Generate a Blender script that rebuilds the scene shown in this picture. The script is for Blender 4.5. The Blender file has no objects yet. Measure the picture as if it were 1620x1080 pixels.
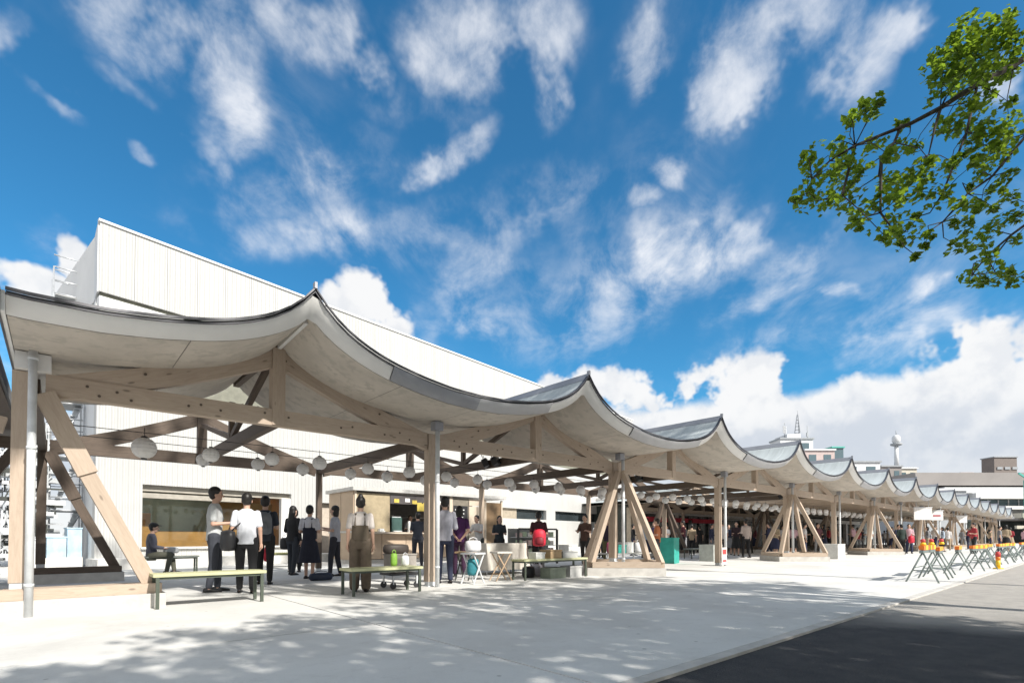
import bpy, bmesh, math, random
from mathutils import Vector, Matrix, Quaternion
import numpy as np
R = math.radians
rnd = random.Random(7)
scene = bpy.context.scene
col = scene.collection

# ------------------------------------------------------------------ camera
EYE = Vector((0.23, -8.25, 0.92))
FWD = Vector((0.659, 0.752, 0)).normalized()
RGT = Vector((FWD.y, -FWD.x, 0))
cam = bpy.data.cameras.new("camera")
cam.sensor_width = 36
cam.lens = 18.29
cam.shift_y = 0.1807
cam.clip_start = 0.05
cam.clip_end = 3000
camo = bpy.data.objects.new("camera", cam)
camo.location = EYE
camo.rotation_euler = (R(91.2), 0, math.atan2(FWD.y, FWD.x) - math.pi / 2)
col.objects.link(camo)
scene.camera = camo

# ------------------------------------------------------------------ light
SUN_TRAVEL = Vector((-0.13, 0.98, -0.84)).normalized()
SUN_EL = math.asin(-SUN_TRAVEL.z)
SUN_ROT = math.atan2(-SUN_TRAVEL.x, -SUN_TRAVEL.y)
sl = bpy.data.lights.new("sun", 'SUN')
sl.energy = 3.1
sl.angle = R(0.6)
sl.color = (1.0, 0.955, 0.88)
so = bpy.data.objects.new("sun", sl)
so.rotation_euler = SUN_TRAVEL.to_track_quat('-Z', 'Y').to_euler()
so.location = (0, -20, 30)
col.objects.link(so)

scene.view_settings.view_transform = 'Standard'
scene.view_settings.look = 'None'
scene.view_settings.exposure = 1.05
scene.view_settings.gamma = 1
scene.view_settings.use_curve_mapping = False
scene.render.engine = 'CYCLES'
scene.cycles.use_denoising = True
scene.cycles.max_bounces = 8
scene.cycles.diffuse_bounces = 5
scene.cycles.transparent_max_bounces = 12
scene.cycles.caustics_reflective = False
scene.cycles.caustics_refractive = False

WISPS= [(-37.0, 38.7, 4.2, 2.5, 0, 1.2), (-33.3, 40.1, 3.6, 1.7, 0, 0.9), (-29.2, 38.9, 3.3, 5.1, 10, 1.15), (-28.4, 36.0, 2.4, 2.5, 0, 0.9), (-21.8, 42.9, 6.7, 2.2, 0, 1.0), (-16.9, 42.6, 4.8, 2.3, -40, 1.0), (-14.6, 41.0, 2.0, 1.7, 0, 0.8), (-44.4, 35.0, 1.0, 2.1, 0, 0.7), (-9.0, 44.4, 4.2, 2.6, 0, 0.9), (-3.5, 44.1, 9.5, 3.1, 0, 0.95), (3.5, 44.8, 4.3, 3.1, 0, 0.9), (4.2, 40.5, 1.9, 3.0, 5, 0.9), (-7.6, 36.7, 6.4, 1.6, 25, 1.0), (17.8, 34.7, 2.1, 1.5, 0, 1.0), (-42.2, 32.4, 2.9, 0.6, -25, 0.7), (-37.0, 35.2, 2.2, 0.9, -15, 0.55), (-34.5, 31.3, 1.3, 0.7, 0, 0.65), (15.0, 43.4, 3.1, 2.9, 0, 1.1), (23.6, 39.9, 4.4, 4.5, 25, 1.2), (28.1, 41.0, 8.8, 2.4, 0, 1.1), (34.2, 37.4, 4.5, 3.4, 30, 1.25), (37.9, 38.2, 6.0, 2.1, 0, 1.2), (41.6, 37.2, 3.4, 1.2, 0, 0.9), (44.0, 31.5, 1.3, 1.7, 0, 1.0), (15.0, 32.0, 2.1, 1.1, 20, 0.8), (-23.6, 31.9, 8.8, 2.9, 20, 0.62), (-29.2, 32.7, 3.3, 1.3, -40, 0.7), (-21.8, 28.3, 12.0, 2.2, 5, 0.68), (-6.2, 30.1, 12.9, 3.9, 10, 0.58), (4.9, 32.7, 9.5, 2.5, 15, 0.55), (-3.5, 27.5, 7.8, 2.7, 40, 0.6), (-4.9, 22.4, 7.8, 3.3, 10, 0.62), (16.9, 27.6, 8.0, 3.9, 25, 0.72), (23.6, 27.4, 11.0, 2.5, 5, 0.68), (27.6, 24.3, 7.5, 1.9, 25, 0.66), (32.8, 21.9, 2.8, 0.6, -5, 0.7), (-11.0, 39.9, 10.1, 3.0, 0, 0.42), (-16.9, 34.9, 8.0, 3.4, 0, 0.35), (9.7, 30.9, 5.1, 3.8, 0, 0.4), (35.6, 17.0, 12.6, 3.9, 0, 0.7), (40.0, 20.9, 1.6, 1.7, 0, 0.85), (-40.8, 22.5, 3.0, 1.7, 0, 0.5)]
CUMULUS= [(-42.3, 19.5, 2.9, 1.6, 0, 1.0), (-39.8, 21.4, 1.5, 2.3, 0, 1.0), (-15.9, 22.8, 3.9, 3.4, 0, 1.15), (-18.2, 23.1, 3.5, 1.8, 0, 0.9), (-13.7, 21.3, 2.5, 2.6, 0, 0.9), (7.3, 16.8, 4.3, 3.6, 0, 1.0), (11.3, 16.6, 5.0, 3.5, 0, 1.0), (18.2, 16.7, 6.3, 3.9, 0, 1.05), (24.2, 16.1, 5.8, 4.0, 0, 1.05), (28.1, 12.7, 6.8, 5.1, 0, 1.0), (41.6, 17.4, 3.4, 2.7, 0, 1.1), (43.8, 15.7, 4.1, 3.8, 0, 1.1), (41.2, 12.9, 5.4, 4.4, 0, 1.0), (35.6, 11.2, 8.6, 4.8, 0, 1.0), (47.2, 14.3, 5.6, 5.5, 0, 1.1), (0.7, 16.9, 3.5, 2.4, 0, 0.6), (31.8, 13.4, 5.7, 3.2, 0, 0.9)]


class NT:
    """small helper for building node trees"""
    def __init__(s, tree):
        s.t = tree
    def n(s, kind, **kw):
        nd = s.t.nodes.new(kind)
        for k, v in kw.items():
            setattr(nd, k, v)
        return nd
    def l(s, a, b):
        s.t.links.new(a, b)
    def val(s, sock, v):
        if hasattr(v, 'is_output') or hasattr(v, 'links'):
            s.l(v, sock)
        else:
            sock.default_value = v
    def math(s, op, a, b=None, clamp=False):
        nd = s.n('ShaderNodeMath', operation=op, use_clamp=clamp)
        s.val(nd.inputs[0], a)
        if b is not None:
            s.val(nd.inputs[1], b)
        return nd.outputs[0]
    def ramp(s, v, a, b, c=0.0, d=1.0, smooth=True):
        nd = s.n('ShaderNodeMapRange', interpolation_type='SMOOTHSTEP' if smooth else 'LINEAR')
        s.val(nd.inputs[0], v)
        for i, x in enumerate((a, b, c, d)):
            nd.inputs[i + 1].default_value = x
        return nd.outputs[0]
    def noise(s, vec, scale, detail=4, rough=.5, dist=0.0, lac=2.0):
        nd = s.n('ShaderNodeTexNoise')
        s.l(vec, nd.inputs['Vector'])
        nd.inputs['Scale'].default_value = scale
        nd.inputs['Detail'].default_value = detail
        nd.inputs['Roughness'].default_value = rough
        nd.inputs['Distortion'].default_value = dist
        nd.inputs['Lacunarity'].default_value = lac
        return nd.outputs[0]
    def mix(s, f, a, b, mode='MIX'):
        nd = s.n('ShaderNodeMix', data_type='RGBA', blend_type=mode)
        s.val(nd.inputs[0], f)
        for i, x in ((6, a), (7, b)):
            if isinstance(x, (tuple, list)):
                nd.inputs[i].default_value = (*x[:3], 1)
            else:
                s.l(x, nd.inputs[i])
        return nd.outputs[2]

world = bpy.data.worlds.new("World")
scene.world = world
world.use_nodes = True
wt = world.node_tree
wt.nodes.clear()
W = NT(wt)
geo = W.n('ShaderNodeTexCoord')
dirv = geo.outputs['Generated']
sky = W.n('ShaderNodeTexSky', sky_type='NISHITA')
sky.sun_disc = False
sky.sun_elevation = SUN_EL
sky.sun_rotation = SUN_ROT
sky.air_density = 1.0
sky.dust_density = 0.3
sky.ozone_density = 2.6
# azimuth (0 along the plaza view, + to the right) and elevation in degrees
def dotw(v):
    nd = W.n('ShaderNodeVectorMath', operation='DOT_PRODUCT')
    W.l(dirv, nd.inputs[0])
    nd.inputs[1].default_value = v
    return nd.outputs['Value']
azr = W.math('ARCTAN2', dotw(tuple(RGT)), dotw(tuple(FWD)))
azd = W.math('MULTIPLY', azr, 180 / math.pi)
eld = W.math('MULTIPLY', W.math('ARCSINE', dotw((0, 0, 1))), 180 / math.pi)
cmb = W.n('ShaderNodeCombineXYZ')
W.l(azd, cmb.inputs[0]); W.l(eld, cmb.inputs[1])
ang = cmb.outputs[0]
# wisps: direction projected on a high layer gives the right perspective
sep = W.n('ShaderNodeSeparateXYZ'); W.l(dirv, sep.inputs[0])
zz = W.math('ADD', W.math('MAXIMUM', sep.outputs[2], 0.0), 0.28)
lay = W.n('ShaderNodeCombineXYZ')
W.l(W.math('DIVIDE', sep.outputs[0], zz), lay.inputs[0])
W.l(W.math('DIVIDE', sep.outputs[1], zz), lay.inputs[1])
layv = lay.outputs[0]
# warp of the angle coordinates so that blob outlines are ragged
nw = W.n('ShaderNodeTexNoise'); W.l(dirv, nw.inputs['Vector'])
nw.inputs['Scale'].default_value = 5.0; nw.inputs['Detail'].default_value = 5; nw.inputs['Roughness'].default_value = .6
wv = W.n('ShaderNodeVectorMath', operation='SUBTRACT'); W.l(nw.outputs['Color'], wv.inputs[0]); wv.inputs[1].default_value = (.5, .5, .5)
ws = W.n('ShaderNodeVectorMath', operation='SCALE'); W.l(wv.outputs[0], ws.inputs[0]); ws.inputs['Scale'].default_value = 8.0
wa = W.n('ShaderNodeVectorMath', operation='ADD'); W.l(ang, wa.inputs[0]); W.l(ws.outputs[0], wa.inputs[1])
angw = wa.outputs[0]
def blobs(L, vec):
    acc = None
    for (a, e, sx, sy, rot, s) in L:
        mp = W.n('ShaderNodeMapping', vector_type='TEXTURE')
        W.l(vec, mp.inputs['Vector'])
        mp.inputs['Location'].default_value = (a, e, 0)
        mp.inputs['Rotation'].default_value = (0, 0, R(rot))
        mp.inputs['Scale'].default_value = (sx, sy, 1)
        ln = W.n('ShaderNodeVectorMath', operation='LENGTH')
        W.l(mp.outputs[0], ln.inputs[0])
        g = W.ramp(ln.outputs['Value'], 1.6, 0.25, 0.0, s)
        acc = g if acc is None else W.math('MAXIMUM', acc, g)
    return acc
outw = W.ramp(W.math('ABSOLUTE', azd), 50, 64)           # outside the view: extra cloud added as white fill light
wb = W.math('MAXIMUM', blobs(WISPS, angw), W.math('MULTIPLY', outw, W.ramp(W.noise(layv, 1.1, 2, .5), .4, .7, .2, 1.0)))
# streaky fine structure
st0 = W.n('ShaderNodeMapping'); W.l(layv, st0.inputs['Vector']); st0.inputs['Rotation'].default_value = (0, 0, -math.atan2(FWD.y, FWD.x) + R(6))
stm = W.n('ShaderNodeMapping'); W.l(st0.outputs[0], stm.inputs['Vector']); stm.inputs['Scale'].default_value = (.72, 1.0, 1)
fine = W.noise(stm.outputs[0], 6.5, 9, .62, .35)
fine2 = W.noise(dirv, 13, 7, .6, .2)
fmix = W.math('ADD', W.math('MULTIPLY', fine, .6), W.math('MULTIPLY', fine2, .4))
wd = W.math('ADD', wb, W.math('MULTIPLY', W.math('SUBTRACT', fmix, .5), 2.3))
core = W.ramp(wd, .24, 1.75, 0, .86)
veil = W.math('MULTIPLY', W.ramp(wb, .05, .9), W.ramp(W.math('ADD', fmix, W.math('MULTIPLY', wb, .10)), .42, .78, 0, .80))
walpha = W.math('MAXIMUM', W.math('MULTIPLY', core, W.ramp(fmix, .32, .62, .35, 1.0)), veil)
haze1 = W.math('MULTIPLY', W.math('MULTIPLY', W.ramp(W.noise(stm.outputs[0], 1.6, 5, .55, .3), .46, .74), W.ramp(fine, .38, .70)), .50)
walpha = W.math('ADD', walpha, haze1, True)
# cumulus: puffy bank low in the sky
puff = W.noise(dirv, 9, 8, .55, .0)
bankm = W.ramp(W.math('SUBTRACT', eld, W.math('MULTIPLY', W.ramp(azd, -2, 12), 3.2)), 13.5, 8.0)
CUMULUS = [(a, e - (1.6 if a > 0 else 0), sx, sy * (.8 if a > 0 else 1), r_, s) for (a, e, sx, sy, r_, s) in CUMULUS]
cb = W.math('MAXIMUM', blobs(CUMULUS, angw), W.math('MULTIPLY', bankm, 1.0))
cb = W.math('MAXIMUM', cb, W.math('MULTIPLY', outw, W.math('MULTIPLY', W.ramp(eld, 82, 45), W.ramp(W.noise(dirv, 2.5, 2, .5), .28, .46))))  # unseen thick cloud added to brighten the shade
cd = W.math('ADD', cb, W.math('MULTIPLY', W.math('SUBTRACT', puff, .5), 1.25))
calpha = W.math('MULTIPLY', W.ramp(cd, .34, .76), .97)
# cloud shading: brighter tops, greyer bases
up = W.n('ShaderNodeVectorMath', operation='ADD'); W.l(dirv, up.inputs[0]); up.inputs[1].default_value = (0.01, 0, .028)
puff_up = W.noise(up.outputs[0], 9, 8, .55, .0)
relief = W.ramp(W.math('SUBTRACT', puff, puff_up), -.10, .12)
basey = W.ramp(W.math('ADD', eld, W.math('MULTIPLY', W.math('SUBTRACT', W.noise(dirv, 4, 4, .5), .5), 14)), 6.5, 15.5)
shade = W.math('ADD', W.math('MULTIPLY', relief, .42), W.math('MULTIPLY', basey, .58))
shade = W.math('MAXIMUM', shade, W.math('MULTIPLY', W.ramp(eld, 5.5, 1.5), .75))
SKS = 0.10
CL_HI = tuple(v * 4.7 for v in (1.0, 1.0, 1.0))
CL_LO = tuple(v * 3.6 for v in (.90, .96, 1.06))
ccol = W.mix(W.ramp(shade, .05, .95), CL_LO, CL_HI)
# saturate the blue a little towards the polarised blue of the photograph
skyc = W.n('ShaderNodeHueSaturation'); W.l(sky.outputs[0], skyc.inputs['Color'])
skyc.inputs['Saturation'].default_value = 1.1; skyc.inputs['Value'].default_value = 1.0; skyc.inputs['Hue'].default_value = .494
skym = W.mix(1.0, skyc.outputs[0], (.28, .67, .785), 'MULTIPLY')
tot1 = W.mix(walpha, skym, tuple(v * 4.9 for v in (.97, .985, 1.02)))
tot2 = W.mix(calpha, tot1, ccol)
# below the horizon: ground colour bounce
tot3 = W.mix(W.ramp(eld, -1.0, -3.0), tot2, (1.3, 1.25, 1.15))
bg = W.n('ShaderNodeBackground'); W.l(tot3, bg.inputs['Color']); bg.inputs['Strength'].default_value = SKS
wo = W.n('ShaderNodeOutputWorld'); W.l(bg.outputs[0], wo.inputs['Surface'])
world.cycles.sampling_method = 'MANUAL'
world.cycles.sample_map_resolution = 1024

# ------------------------------------------------------------------ materials
MATS = {}
def mat(name, color, rough=.6, metal=0.0, var=.12, scale=6.0, bump=0.0, bscale=40.0, coord='Object', stretch=None, emit=None, alpha=None, trans=0.0, spec=.5, var2=None):
    if name in MATS:
        return MATS[name]
    m = bpy.data.materials.new(name)
    m.use_nodes = True
    t = m.node_tree
    N = NT(t)
    b = t.nodes['Principled BSDF']
    tc = N.n('ShaderNodeTexCoord')
    v = tc.outputs[coord] if coord != 'World' else N.n('ShaderNodeNewGeometry').outputs['Position']
    if stretch:
        mp = N.n('ShaderNodeMapping'); N.l(v, mp.inputs['Vector']); mp.inputs['Scale'].default_value = stretch
        v = mp.outputs[0]
    n1 = N.noise(v, scale, 5, .6)
    lo = tuple(c * (1 - var) for c in color); hi = tuple(min(1, c * (1 + var)) for c in color)
    c = N.mix(N.ramp(n1, .3, .7), lo, hi)
    if var2:
        c = N.mix(N.ramp(N.noise(v, var2[1], 4, .6), .5, .62), c, var2[0])
    N.l(c, b.inputs['Base Color'])
    b.inputs['Roughness'].default_value = rough
    b.inputs['Metallic'].default_value = metal
    b.inputs['Specular IOR Level'].default_value = spec
    if bump:
        bp = N.n('ShaderNodeBump'); bp.inputs['Strength'].default_value = bump; bp.inputs['Distance'].default_value = .01
        N.l(N.noise(v, bscale, 4, .6), bp.inputs['Height']); N.l(bp.outputs[0], b.inputs['Normal'])
    if emit:
        b.inputs['Emission Color'].default_value = (*emit[0], 1); b.inputs['Emission Strength'].default_value = emit[1]
    if alpha is not None:
        b.inputs['Alpha'].default_value = alpha
    if trans:
        b.inputs['Transmission Weight'].default_value = trans
    MATS[name] = m
    return m

def wood_mat(name, base, dark, knots=True):
    m = bpy.data.materials.new(name); m.use_nodes = True
    t = m.node_tree; N = NT(t); b = t.nodes['Principled BSDF']
    tc = N.n('ShaderNodeTexCoord'); mp = N.n('ShaderNodeMapping'); N.l(tc.outputs['UV'], mp.inputs['Vector'])
    mp.inputs['Scale'].default_value = (1.2, 9, 1)
    g = N.noise(mp.outputs[0], 3.0, 6, .62, 1.2)
    n2 = N.noise(tc.outputs['UV'], 1.1, 3, .5)
    c = N.mix(N.ramp(g, .35, .72), base, dark)
    c = N.mix(N.math('MULTIPLY', N.ramp(n2, .4, .7), .25), c, tuple(x * .8 for x in dark))
    if knots:
        vo = N.n('ShaderNodeTexVoronoi'); m2 = N.n('ShaderNodeMapping'); N.l(tc.outputs['UV'], m2.inputs['Vector'])
        m2.inputs['Scale'].default_value = (2.2, 6.0, 1); N.l(m2.outputs[0], vo.inputs['Vector']); vo.inputs['Scale'].default_value = 1.0
        k = N.ramp(vo.outputs['Distance'], .12, .05)
        c = N.mix(N.math('MULTIPLY', k, .75), c, tuple(x * .35 for x in dark))
    oi = N.n('ShaderNodeObjectInfo').outputs['Random']
    c = N.mix(N.math('MULTIPLY', oi, .30), c, tuple(x * .82 for x in dark))
    N.l(c, b.inputs['Base Color'])
    b.inputs['Roughness'].default_value = .62
    b.inputs['Specular IOR Level'].default_value = .3
    bp = N.n('ShaderNodeBump'); bp.inputs['Strength'].default_value = .25; bp.inputs['Distance'].default_value = .004
    N.l(g, bp.inputs['Height']); N.l(bp.outputs[0], b.inputs['Normal'])
    MATS[name] = m
    return m

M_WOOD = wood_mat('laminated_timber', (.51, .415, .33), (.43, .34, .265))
M_WOODD = wood_mat('brown_shaded_timber', (.135, .102, .080), (.095, .072, .056), False)  # shade of the back timbers put into the colour; also plain brown wood
M_SOFFIT = mat('soffit_board', (.49, .445, .39), .8, var=.10, scale=1.4, coord='World', var2=((.41, .375, .33), 5))
M_FASCIA = mat('white_fascia', (.74, .73, .71), .5, var=.04, scale=2, coord='World')
M_GUTTER = mat('grey_gutter', (.30, .31, .34), .45, .3, var=.06, scale=3, coord='World')
M_CAP = mat('dark_roof_edge', (.07, .07, .08), .45, .3, var=.1, scale=5, coord='World')
M_ROOF = mat('zinc_roof', (.42, .46, .475), .75, .0, var=.07, scale=1.2, coord='World', stretch=(1, 8, 1), spec=.12)
M_STEEL = mat('galvanised_steel', (.62, .64, .655), .42, .0, var=.10, scale=7)
M_DARKSTEEL = mat('dark_steel', (.06, .065, .06), .5, .3, var=.1)
M_CONC = mat('plinth_concrete', (.52, .50, .47), .85, var=.10, scale=5, coord='World', bump=.3, bscale=30)
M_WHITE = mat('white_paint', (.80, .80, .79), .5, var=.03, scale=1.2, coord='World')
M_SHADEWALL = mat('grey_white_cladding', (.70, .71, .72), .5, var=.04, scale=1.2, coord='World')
M_BLACK = mat('black_plastic', (.025, .025, .028), .45, var=.1)
M_GLASSD = mat('dark_window_glass', (.035, .045, .05), .12, var=.3, scale=.6, coord='World', spec=.9)

def ribbed_mat(name, color, pitch, axis):
    m = bpy.data.materials.new(name); m.use_nodes = True
    t = m.node_tree; N = NT(t); b = t.nodes['Principled BSDF']
    tc = N.n('ShaderNodeTexCoord'); sp = N.n('ShaderNodeSeparateXYZ'); N.l(tc.outputs['Object'], sp.inputs[0])
    w = N.math('SINE', N.math('MULTIPLY', sp.outputs[axis], 2 * math.pi / pitch))
    bp = N.n('ShaderNodeBump'); bp.inputs['Strength'].default_value = .8; bp.inputs['Distance'].default_value = .02
    N.l(w, bp.inputs['Height']); N.l(bp.outputs[0], b.inputs['Normal'])
    c = N.mix(N.ramp(N.noise(tc.outputs['Object'], .7, 5, .6), .35, .7), color, tuple(x * .93 for x in color))
    gp = N.n('ShaderNodeNewGeometry').outputs['Position']; sm_ = N.n('ShaderNodeMapping'); N.l(gp, sm_.inputs['Vector']); sm_.inputs['Scale'].default_value = (3.0, 3.0, .12)
    c = N.mix(N.math('MULTIPLY', N.ramp(N.noise(sm_.outputs[0], 1.3, 6, .65), .5, .75), .35), c, tuple(x * .80 for x in color))
    oi = N.n('ShaderNodeObjectInfo').outputs['Random']
    c = N.mix(N.math('MULTIPLY', oi, .22), c, tuple(x * .84 for x in color))
    N.l(c, b.inputs['Base Color']); b.inputs['Roughness'].default_value = .5
    MATS[name] = m
    return m
M_RIB = ribbed_mat('ribbed_white_metal', (.55, .55, .537), .15, 0)

# ------------------------------------------------------------------ object helpers
def tag(o, label=None, cat=None, group=None, kind=None):
    if label: o['label'] = label
    if cat: o['category'] = cat
    if group: o['group'] = group
    if kind: o['kind'] = kind
    return o
def empty(name, loc=(0, 0, 0), rz=0.0, parent=None):
    o = bpy.data.objects.new(name, None)
    o.empty_display_size = .2
    o.location = loc; o.rotation_euler = (0, 0, rz)
    col.objects.link(o)
    if parent: o.parent = parent
    return o
def copy_obj(o, parent=None):
    c = o.copy(); col.objects.link(c)
    if parent is not None: c.parent = parent
    for ch in list(o.children):
        copy_obj(ch, c)
    return c

class MB:
    def __init__(s):
        s.v = []; s.f = []; s.uv = []; s.mi = []; s.sm = []
        s.cur = 0
    def face(s, idx, uv=None, smooth=False):
        s.f.append(tuple(idx)); s.uv.append(uv or [(0, 0)] * len(idx)); s.mi.append(s.cur); s.sm.append(smooth)
    def hexa(s, p, L=1, Wd=1, H=1, off=(0, 0)):
        """8 points: 0-3 start end loop, 4-7 far end loop"""
        b = len(s.v); s.v += [tuple(x) for x in p]
        ox, oy = off
        s.face([b, b + 1, b + 2, b + 3], [(ox, oy), (ox + .1, oy), (ox + .1, oy + .1), (ox, oy + .1)])
        s.face([b + 7, b + 6, b + 5, b + 4], [(ox, oy), (ox + .1, oy), (ox + .1, oy + .1), (ox, oy + .1)])
        q = 0.0
        for k in range(4):
            a, c = k, (k + 1) % 4
            w = (Vector(p[a]) - Vector(p[c])).length
            s.face([b + c, b + a, b + a + 4, b + c + 4], [(ox, oy + q + w), (ox, oy + q), (ox + L, oy + q), (ox + L, oy + q + w)])
            q += w
    def box(s, x0, x1, y0, y1, z0, z1):
        P = [(x0, y0, z0), (x0, y0, z1), (x0, y1, z1), (x0, y1, z0), (x1, y0, z0), (x1, y0, z1), (x1, y1, z1), (x1, y1, z0)]
        s.hexa(P, abs(x1 - x0), off=(rnd.random() * 9, rnd.random() * 9))
        return s
    def beam(s, a, b, w, h, up=(0, 0, 1), cut=None):
        """rectangular bar from a to b, w across, h along up"""
        a = Vector(a); b = Vector(b); d = (b - a).normalized(); u = Vector(up)
        side = d.cross(u)
        if side.length < 1e-4: side = d.cross(Vector((1, 0, 0)))
        side.normalize(); u2 = side.cross(d).normalized()
        if cut == 'x':   # vertical end cuts
            u2 = Vector((0, 0, 1)); 
        P = []
        for c in (a, b):
            for (i, j) in ((-1, -1), (-1, 1), (1, 1), (1, -1)):
                P.append(c + side * (w / 2 * i) + u2 * (h / 2 * j))
        s.hexa(P, (b - a).length, off=(rnd.random() * 9, rnd.random() * 9))
        return s
    def tube(s, pts, r, seg=8, close=True):
        pts = [Vector(p) for p in pts]
        rr = r if isinstance(r, (list, tuple)) else [r] * len(pts)
        base = len(s.v)
        prev = None
        for i, p in enumerate(pts):
            d = (pts[min(i + 1, len(pts) - 1)] - pts[max(i - 1, 0)])
            if d.length < 1e-9: d = Vector((0, 0, 1))
            d.normalize()
            if prev is None:
                u = d.cross(Vector((0, 0, 1)))
                if u.length < .05: u = d.cross(Vector((1, 0, 0)))
                u.normalize()
            else:
                u = prev - d * prev.dot(d)
                u.normalize()
            prev = u
            w = d.cross(u)
            rx = rr[i] if isinstance(rr[i], tuple) else (rr[i], rr[i])
            for k in range(seg):
                t = 2 * math.pi * k / seg
                s.v.append(tuple(p + u * (math.cos(t) * rx[0]) + w * (math.sin(t) * rx[1])))
        for i in range(len(pts) - 1):
            for k in range(seg):
                a = base + i * seg + k; b = base + i * seg + (k + 1) % seg
                s.face([a, b, b + seg, a + seg], [(i, k / seg), (i, (k + 1) / seg), (i + 1, (k + 1) / seg), (i + 1, k / seg)], True)
        if close:
            s.face(list(range(base + seg - 1, base - 1, -1)))
            e = base + (len(pts) - 1) * seg
            s.face(list(range(e, e + seg)))
        return s
    def lathe(s, c, prof, seg=12, sx=1, sy=1):
        """prof: list of (radius, z)"""
        base = len(s.v)
        for (r, z) in prof:
            for k in range(seg):
                t = 2 * math.pi * k / seg
                s.v.append((c[0] + math.cos(t) * r * sx, c[1] + math.sin(t) * r * sy, c[2] + z))
        for i in range(len(prof) - 1):
            for k in range(seg):
                a = base + i * seg + k; b = base + i * seg + (k + 1) % seg
                s.face([a, b, b + seg, a + seg], None, True)
        s.face(list(range(base + seg - 1, base - 1, -1)))
        e = base + (len(prof) - 1) * seg
        s.face(list(range(e, e + seg)))
        return s
    def ball(s, c, r, seg=10, rings=6, sc=(1, 1, 1)):
        prof = [(max(.02, math.sin(math.pi * i / rings)) * r, -math.cos(math.pi * i / rings) * r * sc[2]) for i in range(rings + 1)]
        return s.lathe(c, prof, seg, sc[0], sc[1])
    def quad(s, a, b, c, d):
        i = len(s.v); s.v += [tuple(a), tuple(b), tuple(c), tuple(d)]
        s.face([i, i + 1, i + 2, i + 3], [(0, 0), (1, 0), (1, 1), (0, 1)])
        return s
    def grid(s, rows, smooth=True):
        """rows of equal length point lists"""
        b = len(s.v); n = len(rows[0])
        for r in rows: s.v += [tuple(p) for p in r]
        for i in range(len(rows) - 1):
            for k in range(n - 1):
                a = b + i * n + k
                s.face([a, a + 1, a + n + 1, a + n], [(k, i), (k + 1, i), (k + 1, i + 1), (k, i + 1)], smooth)
        return s
    def mesh(s, name, mats, smooth=None):
        me = bpy.data.meshes.new(name)
        me.from_pydata(s.v, [], s.f)
        uvl = me.uv_layers.new(name='UV')
        flat = [c for fu in s.uv for uv in fu for c in uv]
        uvl.data.foreach_set('uv', flat)
        for m in (mats if isinstance(mats, (list, tuple)) else [mats]):
            me.materials.append(m)
        me.polygons.foreach_set('material_index', s.mi)
        me.polygons.foreach_set('use_smooth', [bool(x) if smooth is None else smooth for x in s.sm])
        me.update()
        return me
    def obj(s, name, mats, parent=None, loc=None, rz=None, smooth=None):
        o = bpy.data.objects.new(name, s.mesh(name, mats, smooth))
        col.objects.link(o)
        if loc is not None: o.location = loc
        if rz is not None: o.rotation_euler = (0, 0, rz)
        if parent: o.parent = parent
        return o
def clone(o, parent=None, loc=None, rz=None, label=None, group=None):
    c = copy_obj(o, parent if parent is not None else o.parent)
    if loc is not None: c.location = loc
    if rz is not None: c.rotation_euler = (0, 0, rz)
    if label: c['label'] = label
    if group: c['group'] = group
    return c
def far(X, Z, z=0.0):
    """a spot X metres right of and Z metres away along the plaza's sight line"""
    return Vector((EYE.x, EYE.y, 0)) + FWD * Z + RGT * X + Vector((0, 0, z))
VIEW_RZ = math.atan2(RGT.y, RGT.x)
# ------------------------------------------------------------------ ground
def ground_mat():
    m = mat('old_asphalt', (.34, .325, .305), .9, var=.14, scale=1.5, coord='World', bump=.5, bscale=120, var2=((.28, .27, .255), 3.0))
    return m
M_OLD = ground_mat()
def road_mat():
    m = bpy.data.materials.new('road_asphalt'); m.use_nodes = True
    t = m.node_tree; N = NT(t); b = t.nodes['Principled BSDF']
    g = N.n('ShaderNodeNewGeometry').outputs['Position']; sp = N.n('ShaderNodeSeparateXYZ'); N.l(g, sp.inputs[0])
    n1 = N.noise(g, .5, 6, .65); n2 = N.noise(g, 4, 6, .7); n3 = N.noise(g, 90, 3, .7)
    # tree shade painted in: near asphalt extra dark, easing to paler asphalt farther along
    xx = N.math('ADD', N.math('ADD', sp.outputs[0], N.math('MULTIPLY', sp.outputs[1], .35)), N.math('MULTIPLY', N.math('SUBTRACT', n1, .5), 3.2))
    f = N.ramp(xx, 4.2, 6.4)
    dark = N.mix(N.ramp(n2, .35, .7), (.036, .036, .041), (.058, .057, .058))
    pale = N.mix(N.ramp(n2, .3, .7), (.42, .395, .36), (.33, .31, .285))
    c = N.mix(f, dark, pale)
    c = N.mix(N.math('MULTIPLY', N.ramp(n3, .55, .75), .35), c, (.15, .145, .14))
    N.l(c, b.inputs['Base Color']); b.inputs['Roughness'].default_value = .9
    bp = N.n('ShaderNodeBump'); bp.inputs['Strength'].default_value = .9; bp.inputs['Distance'].default_value = .012
    N.l(n3, bp.inputs['Height']); N.l(bp.outputs[0], b.inputs['Normal'])
    return m
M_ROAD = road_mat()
M_SHADEASPH = mat('tree_shade_asphalt', (.032, .032, .037), .88, var=.22, scale=2.5, coord='World', bump=.8, bscale=150, var2=((.045, .044, .045), 7))  # near-black asphalt with the tree shade put into its colour
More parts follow.
